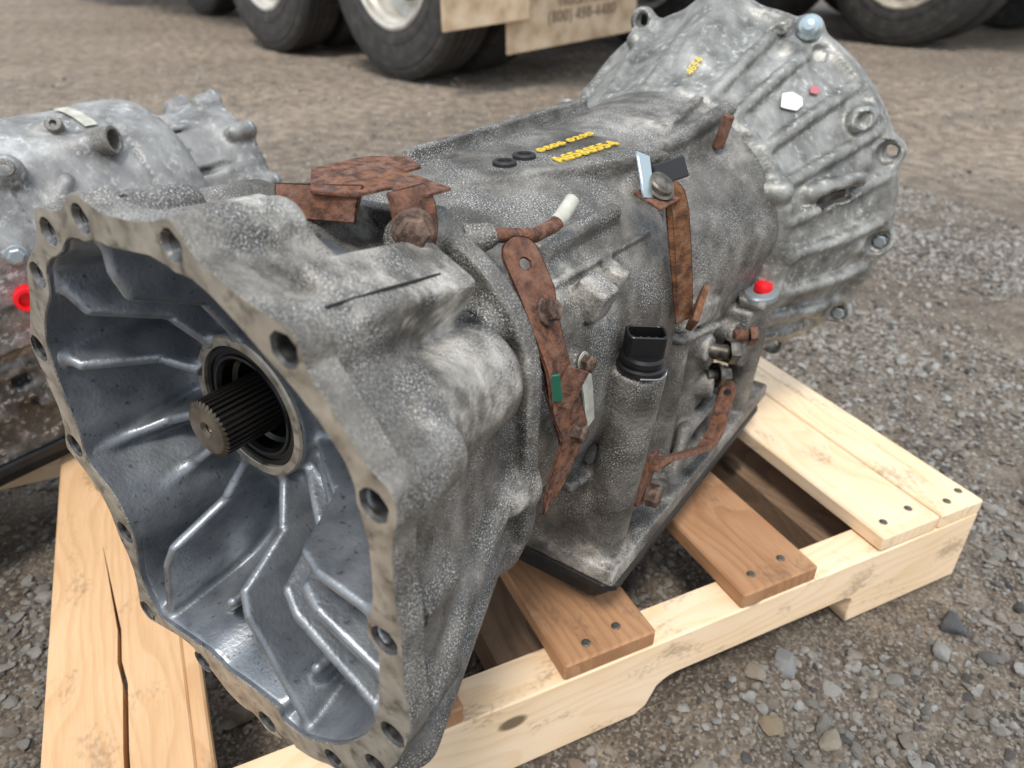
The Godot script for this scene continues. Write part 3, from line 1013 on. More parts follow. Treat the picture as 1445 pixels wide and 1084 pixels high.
func case_field() -> Field:
	var f := Field.new()
	f.kind = 3
	f.h = 0.0036
	f.box = AABB(V(0.140, -0.235, -0.16), V(0.51, 0.40, 0.37))
	# sump flange and the flat rail on top
	f.bx(V(0.442, -0.2105, 0.02), V(0.184, 0.0085, 0.1305), 0.002, 0.003)
	f.bx(V(0.320, 0.090, -0.024), V(0.115, 0.0155, 0.0045), 0.002, 0.004)
	f.bx(V(0.232, 0.043, 0.128), V(0.011, 0.012, 0.011), 0.0015, 0.002, 1, V(0.4, 0, 0))
	f.bx(V(0.266, 0.047, 0.124), V(0.006, 0.006, 0.009), 0.001, 0.002, 1, V(0.4, 0, 0))
	# collar that meets the front housing, stand-offs for the strap
	f.cyl(V(0.145, 0.062, 0.112), V(0.158, 0.062, 0.116), 0.013, 0.002, 0.004)
	f.cap(V(0.17, 0.05, 0.10), V(0.172, -0.10, 0.10), 0.020, 0.020, 0.01)
	f.cyl(V(0.160, 0.063, 0.110), V(0.160, 0.064, 0.133), 0.009, 0.001, 0.004)
	f.cyl(V(0.180, -0.018, 0.12), V(0.180, -0.018, 0.144), 0.009, 0.001, 0.004)
	f.cyl(V(0.204, 0.013, 0.12), V(0.204, 0.013, 0.1385), 0.009, 0.001, 0.004)
	f.cap(V(0.238, -0.02, 0.104), V(0.284, -0.2, 0.074), 0.024, 0.021, 0.010)
	# web in front of the sump flange, its corner pad with a bolt hole
	f.bx(V(0.263, -0.162, 0.092), V(0.0045, 0.050, 0.032), 0.001, 0.003, 1, V(0, 0, 0.03))
	f.bx(V(0.247, -0.112, 0.098), V(0.020, 0.004, 0.026), 0.001, 0.003, 1, V(0.1, 0, -0.25))
	f.cyl(V(0.283, -0.215, 0.130), V(0.283, -0.196, 0.130), 0.0175, 0.003, 0.004)
	f.cyl(V(0.375, -0.215, 0.134), V(0.375, -0.199, 0.134), 0.0145, 0.003, 0.004)
	f.cyl(V(0.49, -0.215, 0.134), V(0.49, -0.199, 0.134), 0.0145, 0.003, 0.004)
	f.cyl(V(0.60, -0.215, 0.125), V(0.60, -0.199, 0.125), 0.0155, 0.003, 0.004)
	# connector socket boss
	f.cyl(V(0.281, -0.20, 0.126), V(0.268, -0.0165, 0.149), 0.0185, 0.003, 0.006)
	f.cyl(V(0.312, -0.20, 0.120), V(0.312, -0.06, 0.128), 0.010, 0.003, 0.004)
	f.cap(V(0.264, -0.19, 0.124), V(0.264, -0.07, 0.134), 0.005, 0.005, 0.004)
	# pump side lumps, the oil filler stub with its oblong pad
	f.cap(V(0.40, -0.19, 0.108), V(0.40, -0.060, 0.112), 0.020, 0.020, 0.008)
	f.cap(V(0.45, -0.20, 0.108), V(0.45, -0.075, 0.112), 0.018, 0.020, 0.008)
	f.bx(V(0.43, -0.045, 0.118), V(0.045, 0.010, 0.014), 0.003, 0.004, 1, V(0, 0, -0.22))
	f.bx(V(0.43, -0.062, 0.118), V(0.050, 0.003, 0.017), 0.001, 0.003, 1, V(0, 0, -0.22))
	f.cyl(V(0.446, -0.084, 0.11), V(0.446, -0.084, 0.137), 0.0125, 0.001, 0.003)
	f.cyl(V(0.512, -0.094, 0.10), V(0.512, -0.094, 0.137), 0.0115, 0.001, 0.003)
	f.cyl(V(0.45, -0.128, 0.11), V(0.462, -0.128, 0.140), 0.0135, 0.002, 0.003)
	f.cyl(V(0.556, -0.21, 0.134), V(0.537, -0.060, 0.147), 0.0145, 0.002, 0.004)
	f.bx(V(0.537, -0.0625, 0.146), V(0.024, 0.005, 0.014), 0.004, 0.003)
	f.bx(V(0.52, -0.10, 0.12), V(0.010, 0.03, 0.03), 0.004, 0.006)
	# curved rim that the lever swings over
	f.cap(V(0.40, -0.20, 0.136), V(0.43, -0.168, 0.130), 0.007, 0.007, 0.004)
	f.cap(V(0.43, -0.168, 0.130), V(0.50, -0.168, 0.128), 0.007, 0.007, 0.004)
	# mould line below the rail, step behind the selector bracket
	f.cap(V(0.20, 0.058, 0.114), V(0.33, 0.055, 0.116), 0.0022, 0.0022, 0.003)
	f.cap(V(0.21, 0.075, 0.102), V(0.300, 0.075, 0.102), 0.006, 0.006, 0.008)
	f.cap(V(0.347, 0.075, 0.092), V(0.362, -0.09, 0.118), 0.010, 0.011, 0.006)
	f.cap(V(0.42, -0.02, 0.116), V(0.48, -0.006, 0.122), 0.006, 0.006, 0.006)
	# recesses in the rail
	f.cyl(V(0.283, -0.215, 0.131), V(0.283, -0.185, 0.131), 0.0045, 0.0005, 0.001, -1)
	f.bx(V(0.358, 0.088, 0.110), V(0.016, 0.012, 0.012), 0.003, 0.003, -1, V(0.5, 0, 0))
	f.cap(V(0.345, 0.096, 0.083), V(0.455, 0.0925, 0.0785), 0.0055, 0.0060, 0.004)
	f.cap(V(0.455, 0.0925, 0.0785), V(0.548, 0.104, 0.083), 0.0060, 0.0075, 0.004)
	f.bx(V(0.35, 0.098, -0.022), V(0.12, 0.014, 0.0035), 0.001, 0.003)
	f.bx(V(0.50, 0.105, 0.060), V(0.045, 0.003, 0.004), 0.001, 0.003, 1, V(0, 0.1, 0.12))
	return f

func bell_field() -> Field:
	var f := Field.new()
	f.kind = 4
	f.h = 0.0044
	f.box = AABB(V(0.530, -0.25, -0.215), V(0.19, 0.47, 0.47))
	var c := Vector2(0.025, -0.02)
	var root := Vector2(0.022, -0.028)
	# ears round the rim
	for e in [[0.203, 0.054], [0.216, -0.036], [0.194, -0.125], [0.100, 0.158], [-0.083, 0.155], [-0.176, 0.047], [0.13, -0.185], [-0.15, -0.12], [0.0, -0.225]]:
		var q := Vector2(e[0], e[1])
		var i := q - (q - c).normalized() * 0.02
		f.cap(V(0.695, q.y, q.x), V(0.695, i.y, i.x), 0.0145, 0.020, 0.008)
		f.cap(V(0.69, i.y, i.x), V(0.660, i.y, i.x), 0.015, 0.010, 0.008)
	f.cap(V(0.610, 0.122, 0.020), V(0.695, 0.150, 0.008), 0.022, 0.040, 0.012)
	f.cap(V(0.652, 0.088, 0.176), V(0.70, 0.082, 0.172), 0.012, 0.013, 0.006)
	# ribs run up the cone
	for a in [140.0, 118.0, 100.0, 74.0, 62.0, 45.0, 30.0, 16.0, 2.0, -14.0, -27.0, -40.0, -55.0, -75.0, 165.0]:
		var d := Vector2.from_angle(deg_to_rad(a))
		var r0 := root + d * 0.140
		var r1 := c + d * 0.188
		var rm := (r0 + r1) * 0.5 + d * 0.0055
		f.cap(V(0.552, r0.y, r0.x), V(0.620, rm.y, rm.x), 0.0062, 0.0062, 0.003)
		f.cap(V(0.620, rm.y, rm.x), V(0.692, r1.y, r1.x), 0.0062, 0.0072, 0.003)
	f.cap(V(0.578, 0.032, 0.162), V(0.626, 0.040, 0.192), 0.009, 0.008, 0.006)
	f.bx(V(0.603, 0.0255, 0.1785), V(0.023, 0.008, 0.006), 0.003, 0.002, -1, V(0.1, -0.55, 0.12))
	f.cap(V(0.540, 0.036, 0.130), V(0.546, 0.038, 0.146), 0.011, 0.010, 0.006)
	f.cyl(V(0.60, 0.095, 0.176), V(0.655, 0.088, 0.182), 0.0075, 0.001, 0.002, -1)
	f.cyl(V(0.676, 0.190, 0.082), V(0.671, 0.150, 0.076), 0.0085, 0.001, 0.002, -1)
	f.cyl(V(0.655, 0.160, 0.130), V(0.680, 0.136, 0.118), 0.0085, 0.001, 0.002, -1)
	# raised root ring where it meets the case
	for k in 18:
		var a := deg_to_rad(-75.0 + 16.0 * k)
		var b := deg_to_rad(-75.0 + 16.0 * (k + 1))
		f.cap(V(0.550, -0.027 + 0.137 * sin(a), 0.022 + 0.137 * cos(a)), V(0.550, -0.027 + 0.137 * sin(b), 0.022 + 0.137 * cos(b)), 0.006, 0.006, 0.004)
	for e in [[0.203, 0.054], [0.216, -0.036], [0.194, -0.125], [-0.083, 0.155], [-0.176, 0.047], [0.13, -0.185]]:
		f.cyl(V(0.6, e[1], e[0]), V(0.75, e[1], e[0]), 0.0068, 0.0005, 0.002, -1)
		f.cyl(V(0.665, e[1], e[0]), V(0.6895, e[1], e[0]), 0.0115, 0.0005, 0.003, -1)
	return f

func threaded_hole(r: float, depth: float, threads: bool) -> ArrayMesh:
	# along +y into the metal; the open end at 0
	var s := Soup.new()
	var p := PackedVector2Array([Vector2(r + 0.0012, 0.0), Vector2(r, 0.0016)])
	if threads:
		var y := 0.0016
		while y < depth - 0.002:
			p.append(Vector2(r - 0.0007, y + 0.0007))
			p.append(Vector2(r, y + 0.0014))
			y += 0.0014
	p.append(Vector2(r, depth))
	p.append(Vector2(0, depth + 0.002))
	s.lathe(p, 28)
	return s.done(M.thread if threads else M.bore)

func shaft_mesh() -> ArrayMesh:
	var s := Soup.new()
	var teeth := 34
	var r0 := 0.0152
	var r1 := 0.0175
	# splined surface
	var ring := PackedVector2Array()
	for k in teeth:
		for q in [[0.0, r0], [0.28, r0], [0.40, r1], [0.86, r1]]:
			ring.append(Vector2.from_angle(TAU * (k + q[0]) / teeth) * (q[1] as float))
	var n := ring.size()
	for i in n:
		var a := ring[i]
		var b := ring[(i + 1) % n]
		var d := (b - a)
		var m := Vector3(d.y, 0, -d.x).normalized()
		m = Vector3(d.y, 0, -d.x).normalized()
		if m.dot(Vector3(a.x, 0, a.y)) < 0.0:
			m = -m
		s.quad(Vector3(a.x, 0.0016, a.y), Vector3(b.x, 0.0016, b.y), Vector3(b.x, 0.075, b.y), Vector3(a.x, 0.075, a.y), m, m, m, m)
	var mesh_ := s.done(M.dark_steel)
	var e := Soup.new()
	for i in n:
		var a := ring[i]
		var b := ring[(i + 1) % n]
		var ai := a.normalized() * (r0 - 0.0006)
		var bi := b.normalized() * (r0 - 0.0006)
		var m := Vector3(a.x * 30.0, -0.8, a.y * 30.0).normalized()
		e.quad(Vector3(ai.x, 0, ai.y), Vector3(bi.x, 0, bi.y), Vector3(b.x, 0.0016, b.y), Vector3(a.x, 0.0016, a.y), m, m, m, m)
	e.lathe(PackedVector2Array([Vector2(r0 - 0.0006, 0), Vector2(0.0052, 0), Vector2(0.0036, 0.0014), Vector2(0.0030, 0.002), Vector2(0.0036, 0.003), Vector2(0.0030, 0.004), Vector2(0.0034, 0.012), Vector2(0, 0.014)]), 40)
	return e.into(mesh_, M.shaft_face)

func hex_bolt(r: float, height: float, washer: float, shank := 0.0) -> Soup:
	# head towards +y, seat at 0
	var s := Soup.new()
	if washer > 0.0:
		s.lathe(PackedVector2Array([Vector2(0, height * 0.32), Vector2(washer * 0.93, height * 0.26), Vector2(washer, height * 0.16), Vector2(washer, -0.001)]), 24)
	s.lathe(PackedVector2Array([Vector2(0, height), Vector2(r * 0.80, height), Vector2(r, height * 0.88), Vector2(r, 0)]), 6)
	s.lathe(PackedVector2Array([Vector2(0, height + 0.0001), Vector2(r * 0.62, height + 0.0001), Vector2(r * 0.72, height * 0.98)]), 20)
	if shank > 0.0:
		s.lathe(PackedVector2Array([Vector2(r * 0.55, 0), Vector2(r * 0.55, -shank), Vector2(0, -shank)]), 16)
	return s

func facing(at: Vector3, dir: Vector3, spin := 0.0) -> Transform3D:
	var y := dir.normalized()
	var x := y.cross(Vector3(0.123, 0.4, 0.9)).normalized()
	return Transform3D(Basis(x, y, x.cross(y)) * Basis(Vector3.UP, spin), at)

# a flat bar bent along a path: (x = along, y = across, height) to a point
func bent(path: PackedVector3Array, sides: PackedVector3Array) -> Callable:
	var lens := PackedFloat32Array([0.0])
	for i in path.size() - 1:
		lens.append(lens[i] + path[i].distance_to(path[i + 1]))
	var last := path.size() - 1
	var frame := func(i: int) -> Array:
		var d := (path[mini(i + 1, last)] - path[maxi(i - 1, 0)]).normalized()
		var s: Vector3 = (sides[i] - d * sides[i].dot(d)).normalized()
		return [s, s.cross(d).normalized()]
	return func(x: float, y: float, hh: float) -> Vector3:
		var i := 0
		while i < last - 1 and x > lens[i + 1]:
			i += 1
		var t := (x - lens[i]) / (lens[i + 1] - lens[i])
		var tc := clampf(t, 0.0, 1.0)
		var a: Array = frame.call(i)
		var b: Array = frame.call(i + 1)
		var s: Vector3 = (a[0] as Vector3).lerp(b[0], tc).normalized()
		var m: Vector3 = (a[1] as Vector3).lerp(b[1], tc).normalized()
		return path[i] + (path[i + 1] - path[i]) * t + s * y + m * hh

func rounded_bar(length: float, w0: float, w1: float, round0 := true, round1 := true, step := 0.004) -> PackedVector2Array:
	var out := PackedVector2Array()
	var raw := PackedVector2Array()
	if round0:
		for k in 9:
			var a := PI * 0.5 + PI * k / 8.0
			raw.append(Vector2(w0 * 0.5 + cos(a) * w0 * 0.5, sin(a) * w0 * 0.5))
	else:
		raw.append_array([Vector2(0, w0 * 0.5), Vector2(0, -w0 * 0.5)])
	if round1:
		for k in 9:
			var a := -PI * 0.5 + PI * k / 8.0
			raw.append(Vector2(length - w1 * 0.5 + cos(a) * w1 * 0.5, sin(a) * w1 * 0.5))
	else:
		raw.append_array([Vector2(length, -w1 * 0.5), Vector2(length, w1 * 0.5)])
	for i in raw.size():
		var a := raw[i]
		var b := raw[(i + 1) % raw.size()]
		var m := maxi(1, int(a.distance_to(b) / step))
		for k in m:
			out.append(a.lerp(b, float(k) / m))
	return out

func build_gearbox() -> void:
	var g := thing("gearbox", "large grey cast gearbox with splined shaft and rusty brackets, on the pallet's front half", "gearbox", Vector3(-0.7562, 0.107, -0.0185), deg_to_rad(29.5))
	var at := Transform3D(Basis(), Vector3(0, AXIS, 0))
	outer_loop = smooth_loop(pts2(RIM_OUTER))
	inner_loop = smooth_loop(pts2(RIM_INNER))
	var tint := [noise(3, 0.012, 4), Color(0.235, 0.226, 0.213), Color(0.60, 0.594, 0.585), [
		[V(0.060, 0.118, 0.095), 0.060, 1.32], [V(0.085, 0.075, 0.142), 0.045, 1.80], [V(0.045, 0.128, 0.055), 0.035, 1.20], [V(0.125, -0.035, 0.148), 0.030, 1.68], [V(0.290, -0.20, 0.125), 0.045, 1.68],
		[V(0.235, 0.045, 0.135), 0.035, 1.32], [V(0.195, 0.085, 0.110), 0.035, 1.20], [V(0.43, -0.06, 0.13), 0.05, 0.96], [V(0.55, 0.08, 0.07), 0.07, 0.84], [V(0.41, 0.10, 0.06), 0.05, 0.72],
		[V(0.115, 0.112, 0.068), 0.035, -0.35], [V(0.125, -0.005, 0.145), 0.028, -0.45], [V(0.005, -0.15, 0.16), 0.06, -0.40], [V(0.37, 0.03, 0.12), 0.05, -0.40], [V(0.27, -0.12, 0.12), 0.05, -0.25], [V(0.34, 0.10, 0.02), 0.08, -0.20]]]  # dark patches: mostly shade painted into recesses, with oil at the flange
	var rear := part("rear_housing", rear_field().mesh(tint), M.cast, g, at)
	var hs := []
	for hd in rim_holes():
		hs.append(circle(hd[0], (hd[1] as float) + 0.0012, 28))
	var rim_holes_and_opening := [inner_loop]
	rim_holes_and_opening.append_array(hs)
	part("mating_flange", plate(outer_loop, rim_holes_and_opening, 0.0135, 0.0007, func(x, y, hh): return Vector3(-hh, y, x), M.face, M.cast_plain, false, 0.0, M.liner), null, g, at)
	var n := 0
	for hd in rim_holes():
		var c: Vector2 = hd[0]
		part("bolt_hole", threaded_hole(hd[1], 0.0195 if n != 4 else 0.0118, n < 4), null, g, at * Transform3D(Basis(Vector3.BACK, -PI / 2), V(0.0002, c.y, c.x)))
		n += 1
	part("ribbed_opening", liner_field().mesh(), M.liner, g, at)
	# bearing hub: machined ring, black seal, dark bore, splined shaft
	var ax := at * Transform3D(Basis(Vector3.BACK, -PI / 2), V(0, 0.003, 0.003))
	var s := Soup.new()
	s.lathe(PackedVector2Array([Vector2(0.0385, 0.10), Vector2(0.0385, 0.0605), Vector2(0.039, 0.0600), Vector2(0.0435, 0.0600), Vector2(0.0446, 0.0612), Vector2(0.0446, 0.075)]), 64)
	var hub := part("bearing_hub", s.done(M.face), null, g, ax)
	s = Soup.new()
	s.lathe(PackedVector2Array([Vector2(0.0384, 0.0632), Vector2(0.0375, 0.0622), Vector2(0.0350, 0.0622), Vector2(0.0345, 0.0635), Vector2(0.0325, 0.0635), Vector2(0.0318, 0.0622), Vector2(0.0300, 0.0624), Vector2(0.0285, 0.0650), Vector2(0.0280, 0.072), Vector2(0.0255, 0.074), Vector2(0.0245, 0.09), Vector2(0.017, 0.092)]), 64)
	part("oil_seal", s.done(M.black_oil), null, hub)
	part("output_shaft", shaft_mesh(), null, g, at * Transform3D(Basis(Vector3.BACK, -PI / 2), V(0.034, 0.0017, 0.0014)))
	part("main_case", case_field().mesh(tint), M.cast_case, g, at)
	var bell := part("bell_housing", bell_field().mesh([noise(23, 0.012, 4), Color(0.66, 0.66, 0.645), Color(1.22, 1.22, 1.20)]), M.bell, g, at)
	# sump pan and its black gasket
	var pan_loop := smooth_loop(PackedVector2Array([Vector2(0.258, -0.10), Vector2(0.258, 0.141), Vector2(0.266, 0.151), Vector2(0.600, 0.151), Vector2(0.628, 0.12), Vector2(0.628, -0.08), Vector2(0.61, -0.11), Vector2(0.27, -0.11)]), 0.006, 0.18)
	part("pan_gasket", plate(pan_loop, [], 0.007, 0.0015, func(x, y, hh): return Vector3(x, -0.2195 + hh, y), M.gasket, M.gasket), null, g, at)
	var pan := Soup.new()
	pan.box(V(0.443, -0.2498, 0.02), V(0.165, 0.0232, 0.112), 0.012)
	part("sump_pan", pan.done(M.gasket), null, g, at)
	# rusty strap bolted across the joint
	var hole := circle(Vector2(0.016, 0.0), 0.0035, 14)
	var strap := bent(PackedVector3Array([V(0.166, 0.098, 0.112), V(0.160, 0.073, 0.132), V(0.158, 0.063, 0.137), V(0.159, 0.036, 0.147), V(0.164, 0.008, 0.150), V(0.178, -0.018, 0.150), V(0.164, -0.053, 0.147)]), PackedVector3Array([V(1, 0.15, 0.3), V(1, 0.15, 0.25), V(1, 0.1, 0.1), V(1, 0, 0.05), V(1, 0, 0.1), V(1, 0, 0.1), V(1, -0.2, 0.1)]))
	var ol := PackedVector2Array([Vector2(0.0, 0.0), Vector2(0.003, 0.008), Vector2(0.010, 0.0115), Vector2(0.035, 0.0115), Vector2(0.06, 0.0100), Vector2(0.085, 0.0095), Vector2(0.10, 0.0125), Vector2(0.13, 0.0120), Vector2(0.152, 0.0110), Vector2(0.170, 0.006), Vector2(0.185, -0.002), Vector2(0.187, -0.004), Vector2(0.182, -0.006), Vector2(0.165, -0.0105), Vector2(0.14, -0.0120), Vector2(0.10, -0.0115), Vector2(0.075, -0.0105), Vector2(0.05, -0.0115), Vector2(0.010, -0.0115), Vector2(0.003, -0.008)])
	var st := part("rusty_strap", plate(smooth_loop(ol, 0.003, 0.35), [hole], 0.0021, 0.0005, strap, M.rust, M.rust, true, 0.006), null, g, at)
	part("bolt", hex_bolt(0.0062, 0.0075, 0.0082, 0.006).done(M.rust_bolt), null, st, facing(V(0.161, 0.0635, 0.1385), V(0.05, 0.5, 0.86)))
	part("bolt", hex_bolt(0.0062, 0.0075, 0.0, 0.006).done(M.rust_bolt), null, st, facing(V(0.1775, -0.018, 0.1512), V(0.1, 0.05, 1)))
	var fold := Soup.new()
	fold.box(V(0.1535, 0.024, 0.1505), V(0.0035, 0.0085, 0.0010), 0.0004, Basis.from_euler(Vector3(0.0, -1.0, 0.15)))
	part("green_tab", fold.done(M.green), null, st)
	var fold2 := Soup.new()
	fold2.box(V(0.164, 0.020, 0.1535), V(0.0085, 0.0120, 0.001), 0.0004, Basis.from_euler(Vector3(0.0, -0.35, -0.55)))
	part("folded_tab", fold2.done(M.rust), null, st)
	# spread bracket on top, one tab bolted down over the joint
	var tb := pts2([1110, 235, 1240, 250, 1350, 230, 1500, 218, 1655, 405, 1590, 560, 1425, 560, 1440, 700, 1360, 958, 1180, 960, 1080, 845, 1180, 730, 1000, 680, 890, 470])
	var tp := part("spread_bracket", plate(smooth_loop(tb, 0.004, 0.05), [], 0.0019, 0.0005, func(x, y, hh): return Vector3(x, 0.130 + hh + 0.0012 * sin(y * 60.0) + 0.001 * sin(x * 70.0), y), M.rust, M.rust, true, 0.007), null, g, at)
	var tab := bent(PackedVector3Array([V(0.113, 0.1305, 0.086), V(0.112, 0.1275, 0.092), V(0.110, 0.118, 0.095), V(0.107, 0.107, 0.096)]), PackedVector3Array([V(1, 0, 0.2), V(1, 0, 0.2), V(1, 0, 0.2), V(1, 0, 0.2)]))
	part("bracket_tab", plate(rounded_bar(0.035, 0.022, 0.023, false, true), [], 0.0026, 0.0006, tab, M.rust, M.rust, true, 0.005), null, tp)
	part("bolt", hex_bolt(0.0082, 0.011, 0.0104, 0.008).done(M.rust_bolt), null, tp, facing(V(0.105, 0.1165, 0.0975), V(-0.72, 0.12, 0.68)))
	part("bolt", hex_bolt(0.0075, 0.010, 0.0, 0.02).done(M.rust_bolt), null, tp, facing(V(0.104, 0.122, 0.036), V(-0.9, 0.1, 0.45)))
	var turned := bent(PackedVector3Array([V(0.098, 0.129, 0.044), V(0.094, 0.125, 0.046), V(0.092, 0.114, 0.047)]), PackedVector3Array([V(0.4, 0, 1), V(0.4, 0, 1), V(0.4, 0, 1)]))
	part("bracket_tab", plate(rounded_bar(0.017, 0.046, 0.040, false, false), [], 0.0026, 0.0006, turned, M.rust, M.rust, true, 0.005), null, tp)
	# vent pipe with a pale rubber end
	var pipe := Soup.new()
	pipe.tube(PackedVector3Array([V(0.150, 0.095, 0.092), V(0.158, 0.099, 0.100), V(0.170, 0.097, 0.108), V(0.190, 0.092, 0.111), V(0.208, 0.093, 0.112), V(0.215, 0.095, 0.112)]), 0.0042, 14)
	var vp := part("vent_pipe", pipe.done(M.rust), null, g, at)
	var pe := Soup.new()
	pe.tube(PackedVector3Array([V(0.211, 0.094, 0.112), V(0.217, 0.0965, 0.112), V(0.2285, 0.102, 0.111), V(0.2295, 0.1025, 0.111)]), 0.0046, 14)
	part("rubber_end", pe.done(M.white_tag), null, vp)
	var pj := Soup.new()
	pj.lathe(PackedVector2Array([Vector2(0.0, 0.010), Vector2(0.0052, 0.010), Vector2(0.007, 0.006), Vector2(0.008, 0.0), Vector2(0.010, -0.006)]), 20, facing(V(0.156, 0.097, 0.097), V(0.6, 0.2, 0.6)))
	part("pipe_boss", pj.done(M.cast_plain), null, vp)
	# selector bracket: bright top tab, slotted screw, rusty shelf, drop strip and stepped foot
	var shelf := Soup.new()
	shelf.box(V(0.317, 0.0865, 0.126), V(0.019, 0.0011, 0.011), 0.0006, Basis.from_euler(Vector3(0.35, 0.05, -0.05)))
	var bk := part("selector_bracket", shelf.done(M.rust), null, g, at)
	var br := bent(PackedVector3Array([V(0.330, 0.0895, 0.127), V(0.332, 0.0855, 0.132), V(0.334, 0.072, 0.136), V(0.339, 0.035, 0.141), V(0.344, 0.004, 0.144), V(0.346, -0.012, 0.144)]), PackedVector3Array([V(0.9, 0.1, 0.4), V(0.9, 0.1, 0.4), V(0.9, 0.1, 0.4), V(0.9, 0.1, 0.4), V(0.9, 0.1, 0.4), V(0.9, 0.1, 0.4)]))
	part("drop_strip", plate(rounded_bar(0.107, 0.0145, 0.0155, false, false), [], 0.0017, 0.0005, br, M.rust_orange, M.rust_orange, true, 0.005), null, bk)
	var foot := bent(PackedVector3Array([V(0.345, -0.014, 0.150), V(0.352, -0.008, 0.149), V(0.372, 0.004, 0.146)]), PackedVector3Array([V(0.0, 1, 0.3), V(0.0, 1, 0.3), V(0.0, 1, 0.3)]))
	part("bracket_foot", plate(rounded_bar(0.034, 0.022, 0.012, false, false), [], 0.005, 0.0006, foot, M.rust_orange, M.rust_orange, true, 0.005), null, bk)
	part("bolt", hex_bolt(0.006, 0.006, 0.0, 0.02).done(M.rust), null, bk, facing(V(0.366, -0.010, 0.145), V(0.4, -0.1, 1)))
	var sv := bent(PackedVector3Array([V(0.301, 0.089, 0.127), V(0.303, 0.095, 0.125), V(0.313, 0.111, 0.115)]), PackedVector3Array([V(1, -0.25, 0.2), V(1, -0.25, 0.2), V(1, -0.25, 0.2)]))
	part("bright_tab", plate(rounded_bar(0.031, 0.0125, 0.0135, false, false), [], 0.0016, 0.0005, sv, M.zinc, M.zinc, true, 0.005), null, bk)
	var sc := Soup.new()
	sc.lathe(PackedVector2Array([Vector2(0.0, 0.004), Vector2(0.0075, 0.004), Vector2(0.009, 0.003), Vector2(0.0095, 0.0), Vector2(0.0115, -0.001), Vector2(0.0115, -0.006), Vector2(0.008, -0.010)]), 28)
	var scr := part("slotted_screw", sc.done(M.steel), null, bk, facing(V(0.316, 0.094, 0.127), V(-0.15, 0.8, 0.55)))
	var recess_dark := Soup.new()
	recess_dark.box(V(0.372, 0.088, 0.108), V(0.018, 0.003, 0.008), 0.001, Basis.from_euler(Vector3(1.1, -0.15, 0.1)))
	part("recess_shade", recess_dark.done(M.black_plastic), null, g, at)  # black block added to stand for the shade of a recess
	# electrical socket: a round rubber foot, a waisted body and an open oblong mouth
	var cx := at * Transform3D(Basis(Vector3.UP, -0.91) * Basis.from_euler(Vector3(0.05, 0.0, -0.05)), V(0.268, -0.0145, 0.149))
	var cs := Soup.new()
	cs.lathe(PackedVector2Array([Vector2(0.0165, -0.002), Vector2(0.0175, 0.0), Vector2(0.0172, 0.0025), Vector2(0.0152, 0.0035), Vector2(0.0158, 0.006), Vector2(0.0156, 0.009), Vector2(0.0142, 0.011), Vector2(0.0, 0.0115)]), 40)
	var sock := part("socket", cs.done(M.black_plastic), null, g, cx)
	var mouth := PackedVector2Array()
	for cq in [[1, 1], [-1, 1], [-1, -1], [1, -1]]:
		for k in 7:
			var a := atan2(cq[1], cq[0]) - PI / 4 + PI / 2 * k / 6.0
			mouth.append(Vector2(cq[0] * 0.0095, cq[1] * 0.0050) + Vector2.from_angle(a) * 0.0040)
	mouth = densified(mouth, 0.0012)
	var inner_m := PackedVector2Array()
	for q in mouth:
		inner_m.append(q * Vector2(0.87, 0.80))
	part("socket_mouth", plate(mouth, [inner_m], 0.021, 0.0006, func(x, y, hh): return Vector3(x, 0.0265 + hh, -y), M.black_plastic, M.black_plastic, false), null, sock)
	var floor_ := Soup.new()
	floor_.box(V(0, 0.0125, 0), V(0.0115, 0.001, 0.0075), 0.0004)
	part("socket_floor", floor_.done(M.black_plastic), null, sock)
	for k in 8:
		var pin := Soup.new()
		pin.box(V(-0.0081 + 0.0054 * (k % 4), 0.0165, -0.0028 + 0.0056 * (k / 4)), V(0.0009, 0.004, 0.0009), 0.0003)
		part("pin", pin.done(M.bright), null, sock)
	var recess_dark2 := Soup.new()
	recess_dark2.tube(PackedVector3Array([V(-0.004, 0.000, 0.0182), V(0.006, 0.000, 0.0180), V(0.010, -0.0005, 0.0165), V(0.015, -0.0002, 0.0115), V(0.015, 0.004, 0.0112)]), 0.0007, 8)
	part("wire_clip", recess_dark2.done(M.bright), null, sock)
	# pale tag on a rusty bolt
	var tg := bent(PackedVector3Array([V(0.2005, 0.0215, 0.1395), V(0.209, -0.008, 0.1405), V(0.2165, -0.036, 0.1395)]), PackedVector3Array([V(1, 0.1, 0), V(1, 0.1, 0), V(1, 0.15, 0)]))
	var tag_ := part("pale_tag", plate(rounded_bar(0.062, 0.012, 0.011, true, false), [], 0.0012, 0.0003, tg, M.white_tag, M.white_tag, true, 0.005), null, g, at)
	part("bolt", hex_bolt(0.0058, 0.007, 0.0, 0.004).done(M.rust_bolt), null, tag_, facing(V(0.2025, 0.0145, 0.1402), V(-0.1, 0.1, 1)))
	# selector lever: plate, nut, bent arm with an eye
	var lp := bent(PackedVector3Array([V(0.300, -0.162, 0.148), V(0.304, -0.145, 0.150), V(0.309, -0.122, 0.151)]), PackedVector3Array([V(1, 0.2, 0), V(1, 0.2, 0), V(1, 0.2, 0)]))
	var lev := part("selector_lever", plate(rounded_bar(0.050, 0.023, 0.016, true, false), [], 0.003, 0.0006, lp, M.rust, M.rust, true, 0.005), null, g, at)
	part("nut", hex_bolt(0.0095, 0.010, 0.0, 0.02).done(M.rust_bolt), null, lev, facing(V(0.308, -0.153, 0.1505), V(0.1, 0.1, 1)))
